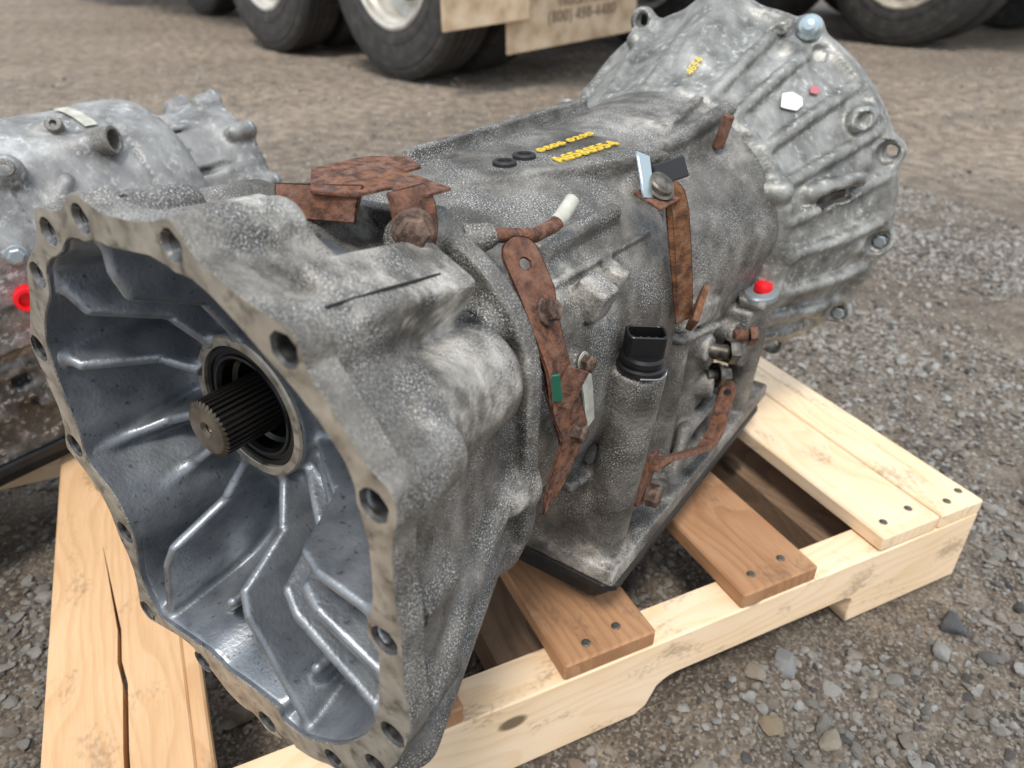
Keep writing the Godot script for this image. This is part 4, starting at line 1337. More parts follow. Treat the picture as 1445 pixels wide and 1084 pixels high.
	var arm := bent(PackedVector3Array([V(0.302, -0.1205, 0.152), V(0.318, -0.121, 0.153), V(0.37, -0.146, 0.153), V(0.425, -0.172, 0.152), V(0.442, -0.174, 0.152), V(0.454, -0.166, 0.152), V(0.462, -0.150, 0.152), V(0.473, -0.122, 0.153)]), PackedVector3Array([V(0.3, 0.3, 1), V(0.3, 0.3, 1), V(0.2, 0.4, 1), V(0.2, 0.4, 1), V(0.1, 0.2, 1), V(0, 0.2, 1), V(0.3, 0.1, 1), V(0.8, 0.0, 0.6)]))
	part("lever_arm", plate(rounded_bar(0.212, 0.011, 0.016, false, true), [circle(Vector2(0.200, 0.0), 0.0036, 12)], 0.0045, 0.0008, arm, M.rust, M.rust, true, 0.004), null, lev)
	# studs and nuts beside the filler stub, red bung in it
	var sn := Soup.new()
	sn.tube(PackedVector3Array([V(0.446, -0.084, 0.132), V(0.449, -0.084, 0.152)]), 0.0062, 16)
	part("stud", sn.done(M.steel), null, g, at)
	part("nut", hex_bolt(0.0118, 0.010, 0.0, 0.012).done(M.steel), null, g, at * facing(V(0.457, -0.087, 0.148), V(0.7, -0.05, 0.7)))
	part("bolt", hex_bolt(0.0112, 0.009, 0.0, 0.014).done(M.rust), null, g, at * facing(V(0.514, -0.094, 0.146), V(0.75, -0.05, 0.65)))
	part("plug", hex_bolt(0.0095, 0.014, 0.0118, 0.01).done(M.steel), null, g, at * facing(V(0.462, -0.117, 0.140), V(0.75, -0.15, 0.6)))
	var rg := Soup.new()
	rg.lathe(PackedVector2Array([Vector2(0.009, 0.003), Vector2(0.012, 0.0045), Vector2(0.0185, 0.003), Vector2(0.0195, 0.001), Vector2(0.0195, -0.004)]), 32)
	var fl := part("filler_rim", rg.done(M.zinc_dull), null, g, at * Transform3D(Basis().scaled(Vector3(1.25, 1, 0.8)), V(0.537, -0.0580, 0.147)))
	var rc := Soup.new()
	rc.lathe(PackedVector2Array([Vector2(0.0, 0.0095), Vector2(0.005, 0.0090), Vector2(0.0080, 0.0072), Vector2(0.0086, 0.005), Vector2(0.0086, 0.0)]), 28)
	part("red_bung", rc.done(M.red), null, g, at * Transform3D(Basis(), V(0.537, -0.0555, 0.148)))
	# dowel stub on the case, bolts low on the joint ear
	var du := Soup.new()
	du.lathe(PackedVector2Array([Vector2(0.0, 0.018), Vector2(0.0045, 0.018), Vector2(0.005, 0.017), Vector2(0.005, -0.01)]), 16)
	part("stub_pipe", du.done(M.rust), null, g, at * facing(V(0.505, 0.088, 0.096), V(0.0, 0.95, 0.2)))
	part("bolt", hex_bolt(0.0085, 0.012, 0.0, 0.02).done(M.rust), null, g, at * facing(V(0.134, -0.098, 0.120), V(-1, 0, 0)))
	# bell rim fasteners
	var dome := Soup.new()
	dome.lathe(PackedVector2Array([Vector2(0.0, 0.0085), Vector2(0.005, 0.0078), Vector2(0.0095, 0.005), Vector2(0.0122, 0.0), Vector2(0.0125, -0.006)]), 32)
	part("domed_bolt", dome.done(M.zinc), null, bell, facing(V(0.676, 0.162, 0.105), V(-0.9, 0.35, 0.15)))
	var scw := Soup.new()
	scw.lathe(PackedVector2Array([Vector2(0.0, 0.0), Vector2(0.0062, 0.0), Vector2(0.0065, -0.004)]), 20)
	part("sunk_screw", scw.done(M.steel), null, bell, facing(V(0.672, 0.157, 0.077), V(-0.3, 0.9, 0.3)))
	for q in [[-0.036, 0.216], [-0.125, 0.194]]:
		part("bolt_end", hex_bolt(0.007, 0.006, 0.0, 0.01).done(M.zinc_dull), null, bell, facing(V(0.694, q[0], q[1]), V(-1, 0, 0)))
	var strip := Soup.new()
	strip.box(V(0.602, 0.0250, 0.1735), V(0.019, 0.004, 0.0025), 0.0008, Basis.from_euler(Vector3(0.1, -0.56, 0.12)))
	part("slot_plate", strip.done(M.steel), null, bell)
	# paint marks: yellow yard numbers, a white daub and a pink one
	for row in [["A6580554", V(0.303, 0.1009, 0.0515), 0.0112, 1.0, 0.015], ["0806 0290", V(0.318, 0.1011, 0.0275), 0.0066, 1.5, 0.045]]:
		var tm := TextMesh.new()
		tm.font = marker_font()
		tm.text = row[0]
		tm.font_size = 32
		tm.pixel_size = (row[2] as float) / 23.0
		tm.depth = 0.0010
		tm.horizontal_alignment = HORIZONTAL_ALIGNMENT_LEFT
		part("paint_number", tm, M.yellow, g, at * Transform3D(Basis(Vector3.UP, -0.14) * Basis(Vector3.BACK, row[4]) * Basis(Vector3.RIGHT, -PI / 2) * Basis().scaled(Vector3(row[3], 1, 1)), row[1]))
	# a white daub of paint and a pink one on the cone, each a thin skin over the metal
	var daub := pts2([-135, -60, -75, 85, 40, 105, 125, 45, 110, -40, 60, -75, 25, -100, -60, -85])
	var skin := func(o: Vector3, sx: Vector3, sy: Vector3, k: float) -> Callable:
		return func(x, y, hh): return o + sx * (x * k) + sy * (y * k) + sx.cross(sy).normalized() * hh
	part("white_paint", plate(smooth_loop(daub, 0.002, 0.15), [], 0.0008, 0.0003, skin.call(V(0.6058, 0.1052, 0.1217), V(0.78, -0.056, 0.617).normalized(), V(0.482, 0.677, -0.548).normalized(), 1.0), M.white_paint, M.white_paint, false), null, bell)
	part("pink_paint", plate(smooth_loop(daub, 0.002, 0.15), [], 0.0008, 0.0003, skin.call(V(0.6357, 0.1124, 0.1329), V(0.78, -0.056, 0.617).normalized(), V(0.482, 0.677, -0.548).normalized(), 0.45), M.pink_paint, M.pink_paint, false), null, bell)
	var tm2 := TextMesh.new()
	tm2.font = marker_font()
	tm2.text = "4654"
	tm2.font_size = 32
	tm2.pixel_size = 0.0075 / 23.0
	tm2.depth = 0.0004
	part("paint_number", tm2, M.yellow, bell, Transform3D(Basis(V(0.845, 0.528, 0.08).normalized(), V(-0.095, 0.295, -0.942).normalized(), V(-0.52, 0.79, 0.30).normalized()).orthonormalized(), V(0.582, 0.1305, 0.0305)))
	# hard edge left by the casting mould, its shadow line painted as a dark tube
	var ledge := Soup.new()
	ledge.tube(PackedVector3Array([V(0.020, 0.1174, 0.1302), V(0.053, 0.1129, 0.1291), V(0.092, 0.1049, 0.1241)]), 0.0007, 8)
	part("seam_shadow", ledge.done(M.gasket), null, rear)
	for q in [V(0.276, 0.1, 0.028), V(0.300, 0.1, 0.028)]:
		var dk := Soup.new()
		dk.lathe(PackedVector2Array([Vector2(0.0, 0.0012), Vector2(0.0048, 0.0012), Vector2(0.0052, 0.0030), Vector2(0.0078, 0.0030), Vector2(0.0085, 0.0022), Vector2(0.0085, -0.003)]), 28)
		part("rubber_plug", dk.done(M.gasket), null, g, at * Transform3D(Basis(), q))

func build_second_gearbox() -> void:
	# stands further back on the same pallet, its shaft parallel; lower by 0.06
	var turn := deg_to_rad(29.5)
	var base := Vector3(-0.7562, 0, -0.0185) + Basis(Vector3.UP, turn) * Vector3(0, 0, -0.545)
	var g := thing("gearbox", "second pale grey gearbox with smooth barrel and red plug, partly cut off at left", "gearbox", Vector3(base.x, 0.107, base.z), turn)
	var at := Transform3D(Basis(), Vector3(0, 0.2131, 0))
	var f := Field.new()
	f.kind = 5
	f.h = 0.005
	f.box = AABB(V(-0.14, -0.20, -0.15), V(0.49, 0.35, 0.31))
	f.cap(V(0.21, 0.118, 0.035), V(0.225, 0.122, 0.048), 0.010, 0.010, 0.008)
	f.cap(V(0.12, 0.102, 0.08), V(0.155, 0.100, 0.086), 0.016, 0.017, 0.008)
	f.cap(V(0.08, 0.06, 0.115), V(0.125, 0.038, 0.122), 0.012, 0.013, 0.010)
	f.cap(V(0.13, 0.02, 0.125), V(0.20, 0.085, 0.10), 0.006, 0.006, 0.010)
	for q in [[-0.045, 0.116], [-0.075, 0.106], [-0.105, 0.100]]:
		f.bx(V(0.12, q[0], q[1]), V(0.13, 0.007, 0.012), 0.003, 0.006)
	f.bx(V(0.155, -0.13, 0.098), V(0.025, 0.02, 0.018), 0.004, 0.006)
	f.cap(V(0.215, 0.100, 0.058), V(0.245, 0.106, 0.074), 0.013, 0.013, 0.010)
	for k in 5:
		f.bx(V(0.03 + 0.045 * k, -0.10, 0.104), V(0.014, 0.030, 0.010), 0.003, 0.004)
	var tint := [noise(33, 0.01, 4), Color(0.58, 0.58, 0.58), Color(1.05, 1.05, 1.04), [[V(0.10, -0.13, 0.10), 0.13, -0.6], [V(0.02, -0.10, 0.10), 0.12, -0.45], [V(0.15, 0.115, 0.06), 0.05, 0.5]]]  # negative patches paint shade on the lower body against ground-bounced light
	var b := part("barrel_case", f.mesh(tint), M.cast2, g, at)
	var t := Field.new()
	t.kind = 6
	t.h = 0.005
	t.box = AABB(V(0.30, -0.16, -0.19), V(0.19, 0.32, 0.32))
	for k in 10:
		var a := TAU * k / 10.0 + 0.2
		var d := Vector2.from_angle(a)
		t.bx(V(0.395, d.y * 0.092, d.x * 0.092 - 0.03), V(0.060, 0.026, 0.0035), 0.002, 0.005, 1, Vector3(-a, 0, 0))
		t.cap(V(0.440, d.y * 0.108, d.x * 0.108 - 0.03), V(0.458, d.y * 0.110, d.x * 0.110 - 0.03), 0.011, 0.012, 0.006)
	part("tail_housing", t.mesh(tint), M.cast2, g, at)
	for k in 10:
		var a := TAU * k / 10.0 + 0.2
		var d := Vector2.from_angle(a)
		part("bolt", hex_bolt(0.006, 0.007, 0.009, 0.01).done(M.zinc_dull), null, g, at * facing(V(0.458, d.y * 0.114, d.x * 0.114 - 0.03), V(-1, 0, 0)))
	var pan := Soup.new()
	pan.box(V(0.06, -0.198, 0.0), V(0.19, 0.0151, 0.080), 0.004)
	pan.box(V(0.06, -0.186, 0.0), V(0.205, 0.006, 0.098), 0.002)
	part("sump_pan", pan.done(M.gasket), null, g, at)
	var lab := plate(pts2([0, -250, 140, -250, 150, 330, 10, 330]), [], 0.0004, 0.0001, func(x, y, hh): return Vector3(0.255 + x, 0.1307 * cos(y / 0.1307 + 0.15) + hh * cos(y / 0.1307 + 0.15), 0.1307 * sin(y / 0.1307 + 0.15) + hh * sin(y / 0.1307 + 0.15)), M.white_tag, M.white_tag, false, 0.006)
	part("label_strip", lab, null, g, at)
	var rp := Soup.new()
	rp.lathe(PackedVector2Array([Vector2(0.0, 0.004), Vector2(0.0065, 0.004), Vector2(0.0075, 0.012), Vector2(0.0105, 0.012), Vector2(0.0115, 0.010), Vector2(0.0115, -0.012), Vector2(0.008, -0.016)]), 28)
	part("red_plug", rp.done(M.red), null, g, at * facing(V(0.118, 0.0, 0.138), V(-0.35, 0.1, 0.9)))
	part("red_plug", rp.done(M.red), null, g, at * facing(V(0.125, -0.048, 0.128), V(-0.35, 0.0, 0.9)))
	part("bolt", hex_bolt(0.0075, 0.008, 0.0095, 0.01).done(M.zinc_dull), null, g, at * facing(V(0.122, 0.040, 0.136), V(-0.4, 0.1, 0.9)))
	var bh := Soup.new()
	bh.lathe(PackedVector2Array([Vector2(0.0, -0.008), Vector2(0.0032, -0.008), Vector2(0.0036, 0.0), Vector2(0.0075, 0.0), Vector2(0.0082, -0.001), Vector2(0.0082, -0.012)]), 24)
	part("hollow_bolt", bh.done(M.cast_plain), null, g, at * facing(V(0.150, 0.108, 0.100), V(-0.45, 0.35, 0.8)))
	part("hollow_bolt", bh.done(M.cast_plain), null, g, at * facing(V(0.222, 0.130, 0.058), V(-0.45, 0.6, 0.6)))
	var stub := Soup.new()
	stub.lathe(PackedVector2Array([Vector2(0.0, -0.006), Vector2(0.0095, -0.006), Vector2(0.0100, 0.006), Vector2(0.0108, 0.0075), Vector2(0.0135, 0.0075), Vector2(0.0145, 0.0065), Vector2(0.0140, -0.03)]), 32)
	part("pipe_stub", stub.done(M.cast_plain), null, g, at * facing(V(0.258, 0.110, 0.086), V(0.30, 0.12, 0.55)))

func marker_font() -> SystemFont:
	var fo := SystemFont.new()
	fo.font_names = PackedStringArray(["Droid Sans"])
	fo.font_weight = 700
	return fo

# ---------------------------------------------------------------- timber
func plank(length: float, wide: float, thick: float, mat: Material, bevel := 0.0018) -> ArrayMesh:
	# lies along x; grain runs along u
	var s := Soup.new()
	s.box(Vector3.ZERO, Vector3(length, thick, wide) * 0.5, bevel)
	var off := Vector2(rng.randf() * 7.0, rng.randf() * 7.0)
	for i in s.v.size():
		var p := s.v[i]
		var q := s.n[i]
		if absf(q.x) > 0.8:
			s.uv[i] = off + Vector2(p.y * 1.2, p.z)
		else:
			s.uv[i] = off + Vector2(p.x, p.z + p.y * signf(q.z + 0.01))
	return s.done(mat)

func cracked_board(crack: Array, half: float, wide: float, thick: float) -> ArrayMesh:
	var s := Soup.new()
	var xs := PackedFloat32Array()
	for k in 61:
		xs.append(-half + 2.0 * half * k / 60.0)
	for q in crack:
		xs.append(q[0])
	xs.sort()
	var mid := func(x: float) -> Vector2:   # middle and half width of the crack
		if x <= crack[-1][0]:
			return Vector2(crack[-1][1], 0.0)
		for i in crack.size() - 1:
			var a: Array = crack[i]
			var b: Array = crack[i + 1]
			if x <= a[0] and x >= b[0]:
				var t: float = (x - b[0]) / (a[0] - b[0])
				return Vector2(lerpf(b[1], a[1], t), lerpf(b[2], a[2], t) * 0.5)
		return Vector2(crack[0][1], crack[0][2] * 0.5)
	var h := thick * 0.5
	var bev := 0.0016
	for i in xs.size() - 1:
		var a := xs[i]
		var b := xs[i + 1]
		if b - a < 1e-5:
			continue
		var ma: Vector2 = mid.call(a)
		var mb: Vector2 = mid.call(b)
		for sg in [1.0, -1.0]:
			var ea: float = -(ma.x + sg * ma.y)
			var eb: float = -(mb.x + sg * mb.y)
			var w: float = -sg * wide * 0.5
			var wi: float = -sg * (wide * 0.5 - bev)
			for y in [h, -h]:
				s.flat(Vector3(a, y, ea), Vector3(b, y, eb), Vector3(b, y, wi), Vector3(a, y, wi), Vector3(0, y, 0))
				s.flat(Vector3(a, y, wi), Vector3(b, y, wi), Vector3(b, y - signf(y) * bev, w), Vector3(a, y - signf(y) * bev, w), Vector3(0, y, w))
			s.flat(Vector3(a, h - bev, w), Vector3(b, h - bev, w), Vector3(b, -h + bev, w), Vector3(a, -h + bev, w), Vector3(0, 0, w))
			if ma.y > 0.0 or mb.y > 0.0:
				s.flat(Vector3(a, h, ea), Vector3(b, h, eb), Vector3(b, -h, eb), Vector3(a, -h, ea), Vector3(0, 0, sg))
			if i == xs.size() - 2:
				s.flat(Vector3(b, h, eb), Vector3(b, h, wi), Vector3(b, -h, wi), Vector3(b, -h, eb), Vector3(1, 0, 0))
			if i == 0:
				s.flat(Vector3(a, h, ea), Vector3(a, h, wi), Vector3(a, -h, wi), Vector3(a, -h, ea), Vector3(-1, 0, 0))
	for i in s.v.size():
		s.uv[i] = Vector2(s.v[i].x + 3.3, s.v[i].z + s.v[i].y * signf(s.n[i].z + 0.01) + 0.4)
	return s.done(M.honey)

func nail_mesh() -> ArrayMesh:
	var s := Soup.new()
	s.lathe(PackedVector2Array([Vector2(0, 0.0012), Vector2(0.0032, 0.0010), Vector2(0.0042, 0.0002), Vector2(0.0043, -0.004)]), 14)
	return s.done(M.nail)

func build_pallet() -> void:
	var pallet := thing("wooden_pallet", "pale wooden shipping pallet with amber deck boards under the gearboxes", "pallet")
	# stringers with two notches cut from below
	var prof := PackedVector2Array()
	var x0 := -1.219
	prof.append_array(PackedVector2Array([Vector2(x0, 0.0), Vector2(x0, 0.089), Vector2(0, 0.089), Vector2(0, 0.0)]))
	for nx in [-0.165, -0.825]:
		var a: float = nx
		var b := a - 0.25
		prof.append(Vector2(a, 0.0))
		for k in 7:
			var t := PI * 0.5 * k / 6.0
			prof.append(Vector2(a - 0.012 + 0.012 * cos(t), 0.026 + 0.012 * sin(t)))
		for k in 7:
			var t := PI * 0.5 * k / 6.0
			prof.append(Vector2(b + 0.03 - 0.03 * sin(t), 0.008 + 0.03 * cos(t)))
		prof.append(Vector2(b - 0.012, 0.0))
	var dense := PackedVector2Array()
	for i in prof.size():
		var a := prof[i]
		var b := prof[(i + 1) % prof.size()]
		var m := maxi(1, int(a.distance_to(b) / 0.02))
		for k in m:
			dense.append(a.lerp(b, float(k) / m))
	for z in [0.0, -0.552, -1.104]:
		var zz: float = z
		var off := rng.randf() * 5.0
		var mm := plate(dense, [], 0.038, 0.0015, func(x, y, hh): return Vector3(x, y, zz + hh), M.pine, M.pine, true, 0.03)
		part("stringer", mm, null, pallet)
	var nail := nail_mesh()
	var boards := [[0.0, 0.0250, M.pine], [0.0265, 0.0645, M.pine], [0.0665, 0.146, M.pine], [0.233, 0.322, M.amber], [0.416, 0.505, M.amber], [0.594, 0.683, M.amber], [0.771, 0.783, M.honey], [0.784, 0.884, M.honey], [1.09, 1.215, M.pine]]
	var bi := 0
	for b in boards:
		var wide: float = b[1] - b[0]
		var c := Vector3(-(b[0] + b[1]) * 0.5, 0.0985 + 0.0006 * (bi % 3), -0.571)
		var o: MeshInstance3D
		if bi == 7:
			# a long drying crack runs in from the front end of this board
			var crack := [[0.571, 0.0065, 0.0045], [0.50, 0.0055, 0.0040], [0.44, 0.0065, 0.0038], [0.415, 0.0030, 0.0034], [0.38, 0.0036, 0.0030], [0.345, 0.0, 0.0020], [0.33, -0.0015, 0.0017], [0.30, -0.0045, 0.0010], [0.262, -0.0085, 0.0003]]
			o = part("deck_board", cracked_board(crack, 0.571, wide, 0.018), M.honey, pallet, Transform3D(Basis(Vector3.UP, -PI / 2), c))
			o.set_meta("label", "orange deck board with a long drying crack")
		else:
			o = part("deck_board", plank(1.142, wide, 0.018, b[2]), null, pallet, Transform3D(Basis(Vector3.UP, -PI / 2 + rng.randf_range(-0.003, 0.003)), c))
		for zz in [-0.019, -0.571, -1.123]:
			for f in ([0.28, 0.72] if wide > 0.07 else [0.5]):
				part("nail", nail, null, o, Transform3D(Basis(), Vector3((zz + 0.571) + rng.randf_range(-0.006, 0.006), 0.0092, (f - 0.5) * wide + rng.randf_range(-0.006, 0.006))))
		bi += 1
	# bottom boards let in between the stringers
	for b in [[0.055, 0.150, 0.045], [0.455, 0.535, 0.045], [1.09, 1.2, 0.03]]:
		var o := part("bottom_board", plank(0.512, b[1] - b[0], b[2], M.shaded_wood), null, pallet, Transform3D(Basis(Vector3.UP, -PI / 2), Vector3(-(b[0] + b[1]) * 0.5, b[2] * 0.5 + 0.006, -0.295)))

# ---------------------------------------------------------------- ground
func build_ground() -> void:
	var n := 330
	var big := noise(5, 1.1, 3)
	var small := noise(6, 9.0, 4)
	var tone := noise(7, 0.9, 4)
	var tone2 := noise(8, 5.0, 4)
	var pos := PackedVector3Array()
	var nrm := PackedVector3Array()
	var col := PackedColorArray()
	var c := Vector2(-0.2, -0.6)
	ground_big = big
	ground_small = small
	for j in n + 1:
		for i in n + 1:
			var tx := 2.0 * i / n - 1.0
			var tz := 2.0 * j / n - 1.0
			var x := c.x + 1.7 * tx + 58.0 * signf(tx) * pow(absf(tx), 5.0)
			var z := c.y + 1.7 * tz + 58.0 * signf(tz) * pow(absf(tz), 5.0)
			pos.append(Vector3(x, ground_y(x, z), z))
			var e := 0.004
			nrm.append(Vector3(ground_y(x - e, z) - ground_y(x + e, z), 2 * e, ground_y(x, z - e) - ground_y(x, z + e)).normalized())
			var t := clampf(0.5 + 1.1 * tone.get_noise_2d(x * 0.45 + z * 0.3, z * 1.8) + 0.25 * tone2.get_noise_2d(x, z), 0.0, 1.0)
			# the trodden yard beyond the pallet is drier and paler than the damp soil beside it
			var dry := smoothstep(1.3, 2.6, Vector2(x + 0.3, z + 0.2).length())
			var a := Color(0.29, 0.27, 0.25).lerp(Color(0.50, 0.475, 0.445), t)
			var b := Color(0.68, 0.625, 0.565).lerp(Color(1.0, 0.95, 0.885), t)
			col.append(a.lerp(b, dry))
	var idx := PackedInt32Array()
	for j in n:
		for i in n:
			var a := j * (n + 1) + i
			idx.append_array(PackedInt32Array([a, a + 1, a + n + 1, a + 1, a + n + 2, a + n + 1]))
	var arrays := []
	arrays.resize(Mesh.ARRAY_MAX)
	arrays[Mesh.ARRAY_VERTEX] = pos
	arrays[Mesh.ARRAY_NORMAL] = nrm
	arrays[Mesh.ARRAY_COLOR] = col
	arrays[Mesh.ARRAY_INDEX] = idx
	var m := ArrayMesh.new()
	m.add_surface_from_arrays(Mesh.PRIMITIVE_TRIANGLES, arrays)
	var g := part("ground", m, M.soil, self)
	tag(g, "brown gravelly yard soil around the pallet", "ground", "", "structure")

var ground_big: FastNoiseLite
var ground_small: FastNoiseLite

func ground_y(x: float, z: float) -> float:
	var y := minf(0.004, -0.006 + 0.010 * ground_big.get_noise_2d(x, z) + 0.006 * ground_small.get_noise_2d(x, z))
	if absf(x + 0.31) < 0.2 and absf(z - 0.03) < 0.25:
		y += 0.020 * exp(-pow((x + 0.31) / 0.085, 4.0) - pow((z - 0.025) / 0.06, 2.0))
	return y

func rock(seed_: int, rings: int) -> ArrayMesh:
	var nz := noise(seed_, 0.9, 3)
	var s := Soup.new()
	var grid := []
	var cuts := []
	var r := RandomNumberGenerator.new()
	r.seed = seed_ * 77
	for k in 16:
		cuts.append([Vector3(r.randf_range(-1, 1), r.randf_range(-1, 1), r.randf_range(-1, 1)).normalized(), r.randf_range(0.45, 0.8)])
	for j in rings + 1:
		var row := []
		for i in rings * 2:
			var th := PI * j / rings
			var ph := TAU * i / (rings * 2)
			var d := Vector3(sin(th) * cos(ph), cos(th), sin(th) * sin(ph))
			var p := d * (1.0 + 0.22 * nz.get_noise_3dv(d * 1.4))
			for cu in cuts:
				var ex: float = p.dot(cu[0]) - cu[1]
				if ex > 0.0:
					p -= (cu[0] as Vector3) * ex
			row.append(p)
		grid.append(row)
	for j in rings:
		for i in rings * 2:
			var i1 := (i + 1) % (rings * 2)
			var a: Vector3 = grid[j][i]
			var b: Vector3 = grid[j][i1]
			var c: Vector3 = grid[j + 1][i1]
			var d: Vector3 = grid[j + 1][i]
			for t in [[a, b, c], [a, c, d]]:
				var m: Vector3 = (t[1] - t[0]).cross(t[2] - t[0])
				if m.length() < 1e-6:
					continue
				m = m.normalized()
				var mid: Vector3 = (t[0] + t[1] + t[2]) / 3.0
				if m.dot(mid) < 0.0:
					m = -m
				var w := 0.2
				s.tri(t[0], t[1], t[2], m.lerp(t[0].normalized(), w).normalized(), m.lerp(t[1].normalized(), w).normalized(), m.lerp(t[2].normalized(), w).normalized())
	return s.done(M.stone)

func stone_color(r: RandomNumberGenerator) -> Color:
	var v := r.randf()
	var t := r.randf()
	if v < 0.45:
		return Color(0.29, 0.272, 0.245).lerp(Color(0.56, 0.535, 0.495), t)
	if v < 0.75:
		return Color(0.34, 0.30, 0.25).lerp(Color(0.55, 0.49, 0.42), t)
	if v < 0.85:
		return Color(0.11, 0.105, 0.10).lerp(Color(0.2, 0.19, 0.18), t)
	return Color(0.50, 0.49, 0.46).lerp(Color(0.66, 0.65, 0.62), t)

func build_gravel() -> void:
	var r := RandomNumberGenerator.new()
	r.seed = 9
	var patch := noise(19, 2.2, 3)
	for k in 5:
		var xs := []
		var cs := []
		var tries := 50000
		for i in tries:
			# denser close by, thinning out into the yard
			var far := r.randf() < 0.35
			var x := r.randf_range(-1.3, 1.25) if not far else r.randf_range(-3.0, 4.5)
			var z := r.randf_range(-1.5, 0.55) if not far else r.randf_range(-4.2, -0.8)
			var size := 0.0017 + 0.0045 * pow(r.randf(), 2.0)
			if r.randf() < 0.10:
				size = 0.004 + 0.007 * pow(r.randf(), 1.6)
			if far:
				size *= 0.9
			if patch.get_noise_2d(x, z) + r.randf_range(-0.5, 0.5) < -0.12:
				continue
			if x > -1.24 and x < 0.012 and ((z > -0.05 and z < 0.012) or (z < -0.54 and z > -0.6)):
				continue
			var b := Basis.from_euler(Vector3(r.randf_range(-0.5, 0.5), r.randf() * TAU, r.randf_range(-0.5, 0.5))).scaled_local(Vector3(r.randf_range(0.8, 1.4), r.randf_range(0.45, 0.85), r.randf_range(0.7, 1.2)) * size)
			xs.append(Transform3D(b, Vector3(x, ground_y(x, z) + size * r.randf_range(0.05, 0.4), z)))
			cs.append(stone_color(r))
		var mm := MultiMesh.new()
		mm.transform_format = MultiMesh.TRANSFORM_3D
		mm.use_colors = true
		mm.mesh = rock(60 + k, 4)
		mm.instance_count = xs.size()
		for i in xs.size():
			mm.set_instance_transform(i, xs[i])
			mm.set_instance_color(i, cs[i])
		var o := MultiMeshInstance3D.new()
		o.multimesh = mm
		o.material_override = M.stone
		o.name = numbered("gravel")
		add_child(o)
		tag(o, "loose mixed gravel strewn over the yard soil", "gravel", "gravel", "stuff")

func build_stones() -> void:
	var list := [
		[-0.270, 0.022, 0.020, 0.010, 0.014, "long grey and white stone lying close to the pale front stringer", Color(0.44, 0.45, 0.46), 71],
		[-0.286, 0.099, 0.015, 0.012, 0.013, "tan rounded stone near the bottom edge, out from the stringer", Color(0.52, 0.46, 0.36), 72],
		[-0.102, 0.069, 0.013, 0.010, 0.011, "small pale triangular stone just right of the pallet notch", Color(0.50, 0.50, 0.48), 73],
		[-0.066, 0.052, 0.018, 0.016, 0.015, "dark blue-grey angular stone beside the pallet corner", Color(0.17, 0.18, 0.19), 74],
		[-0.752, -0.150, 0.020, 0.015, 0.017, "brown rock seen between flange and cracked orange board", Color(0.36, 0.30, 0.25), 75],
		[-0.501, 0.026, 0.018, 0.012, 0.013, "pinkish tan stone against the foot of the stringer", Color(0.47, 0.38, 0.31), 76],
		[-0.307, 0.022, 0.012, 0.009, 0.011, "buff rounded stone left of the long grey and white one", Color(0.46, 0.40, 0.31), 77],
		[-0.066, 0.094, 0.012, 0.011, 0.011, "grey blocky stone farthest out from the pallet corner", Color(0.24, 0.24, 0.23), 78],
		[-0.924, -0.385, 0.013, 0.009, 0.011, "white rounded stone left of the cracked orange board", Color(0.56, 0.54, 0.50), 79],
		[-0.329, 0.068, 0.012, 0.009, 0.012, "ochre flat stone between tan stone and stringer", Color(0.45, 0.36, 0.24), 80],
	]
	for s in list:
		var o := part(numbered("stone"), rock(s[7], 8), M.stone.duplicate(), self, Transform3D(Basis(Vector3.UP, s[7] * 1.3).scaled_local(Vector3(s[2], s[3], s[4])), Vector3(s[0], ground_y(s[0], s[1]) + s[3] * 0.45, s[1])))
		(o.material_override as StandardMaterial3D).albedo_color = (s[6] as Color).linear_to_srgb()
		tag(o, s[5], "stone", "larger stones around the pallet")

# ---------------------------------------------------------------- lorries
func tyre_mesh() -> ArrayMesh:
	var s := Soup.new()
	var r := 0.52
	var p := PackedVector2Array([Vector2(0.285, 0.035), Vector2(0.30, 0.012), Vector2(0.33, 0.006), Vector2(0.335, 0.002), Vector2(0.36, 0.0), Vector2(0.365, 0.003), Vector2(0.42, 0.0), Vector2(0.465, 0.004), Vector2(0.47, 0.009), Vector2(0.49, 0.012), Vector2(0.506, 0.022), Vector2(0.514, 0.034)])
	for k in 5:
		var y := 0.034 + 0.0385 * k
		p.append_array(PackedVector2Array([Vector2(r, y), Vector2(r, y + 0.031), Vector2(r - 0.014, y + 0.032), Vector2(r - 0.014, y + 0.0375)]))
	var m := p.size()
	for i in range(11, -1, -1):
		p.append(Vector2(p[i].x, 0.27 - p[i].y))
	s.lathe(p, 72)
	return s.done(M.tyre)

func rim_mesh(mat: Material) -> ArrayMesh:
	var s := Soup.new()
	s.lathe(PackedVector2Array([Vector2(0.300, 0.028), Vector2(0.305, 0.008), Vector2(0.292, 0.004), Vector2(0.284, 0.012), Vector2(0.278, 0.04), Vector2(0.262, 0.06), Vector2(0.255, 0.13), Vector2(0.215, 0.155), Vector2(0.165, 0.14), Vector2(0.15, 0.125), Vector2(0.115, 0.125), Vector2(0.11, 0.07), Vector2(0.085, 0.05), Vector2(0.0, 0.045)]), 56)
	s.lathe(PackedVector2Array([Vector2(0.262, 0.06), Vector2(0.27, 0.26), Vector2(0.30, 0.265)]), 48)
	return s.done(mat)

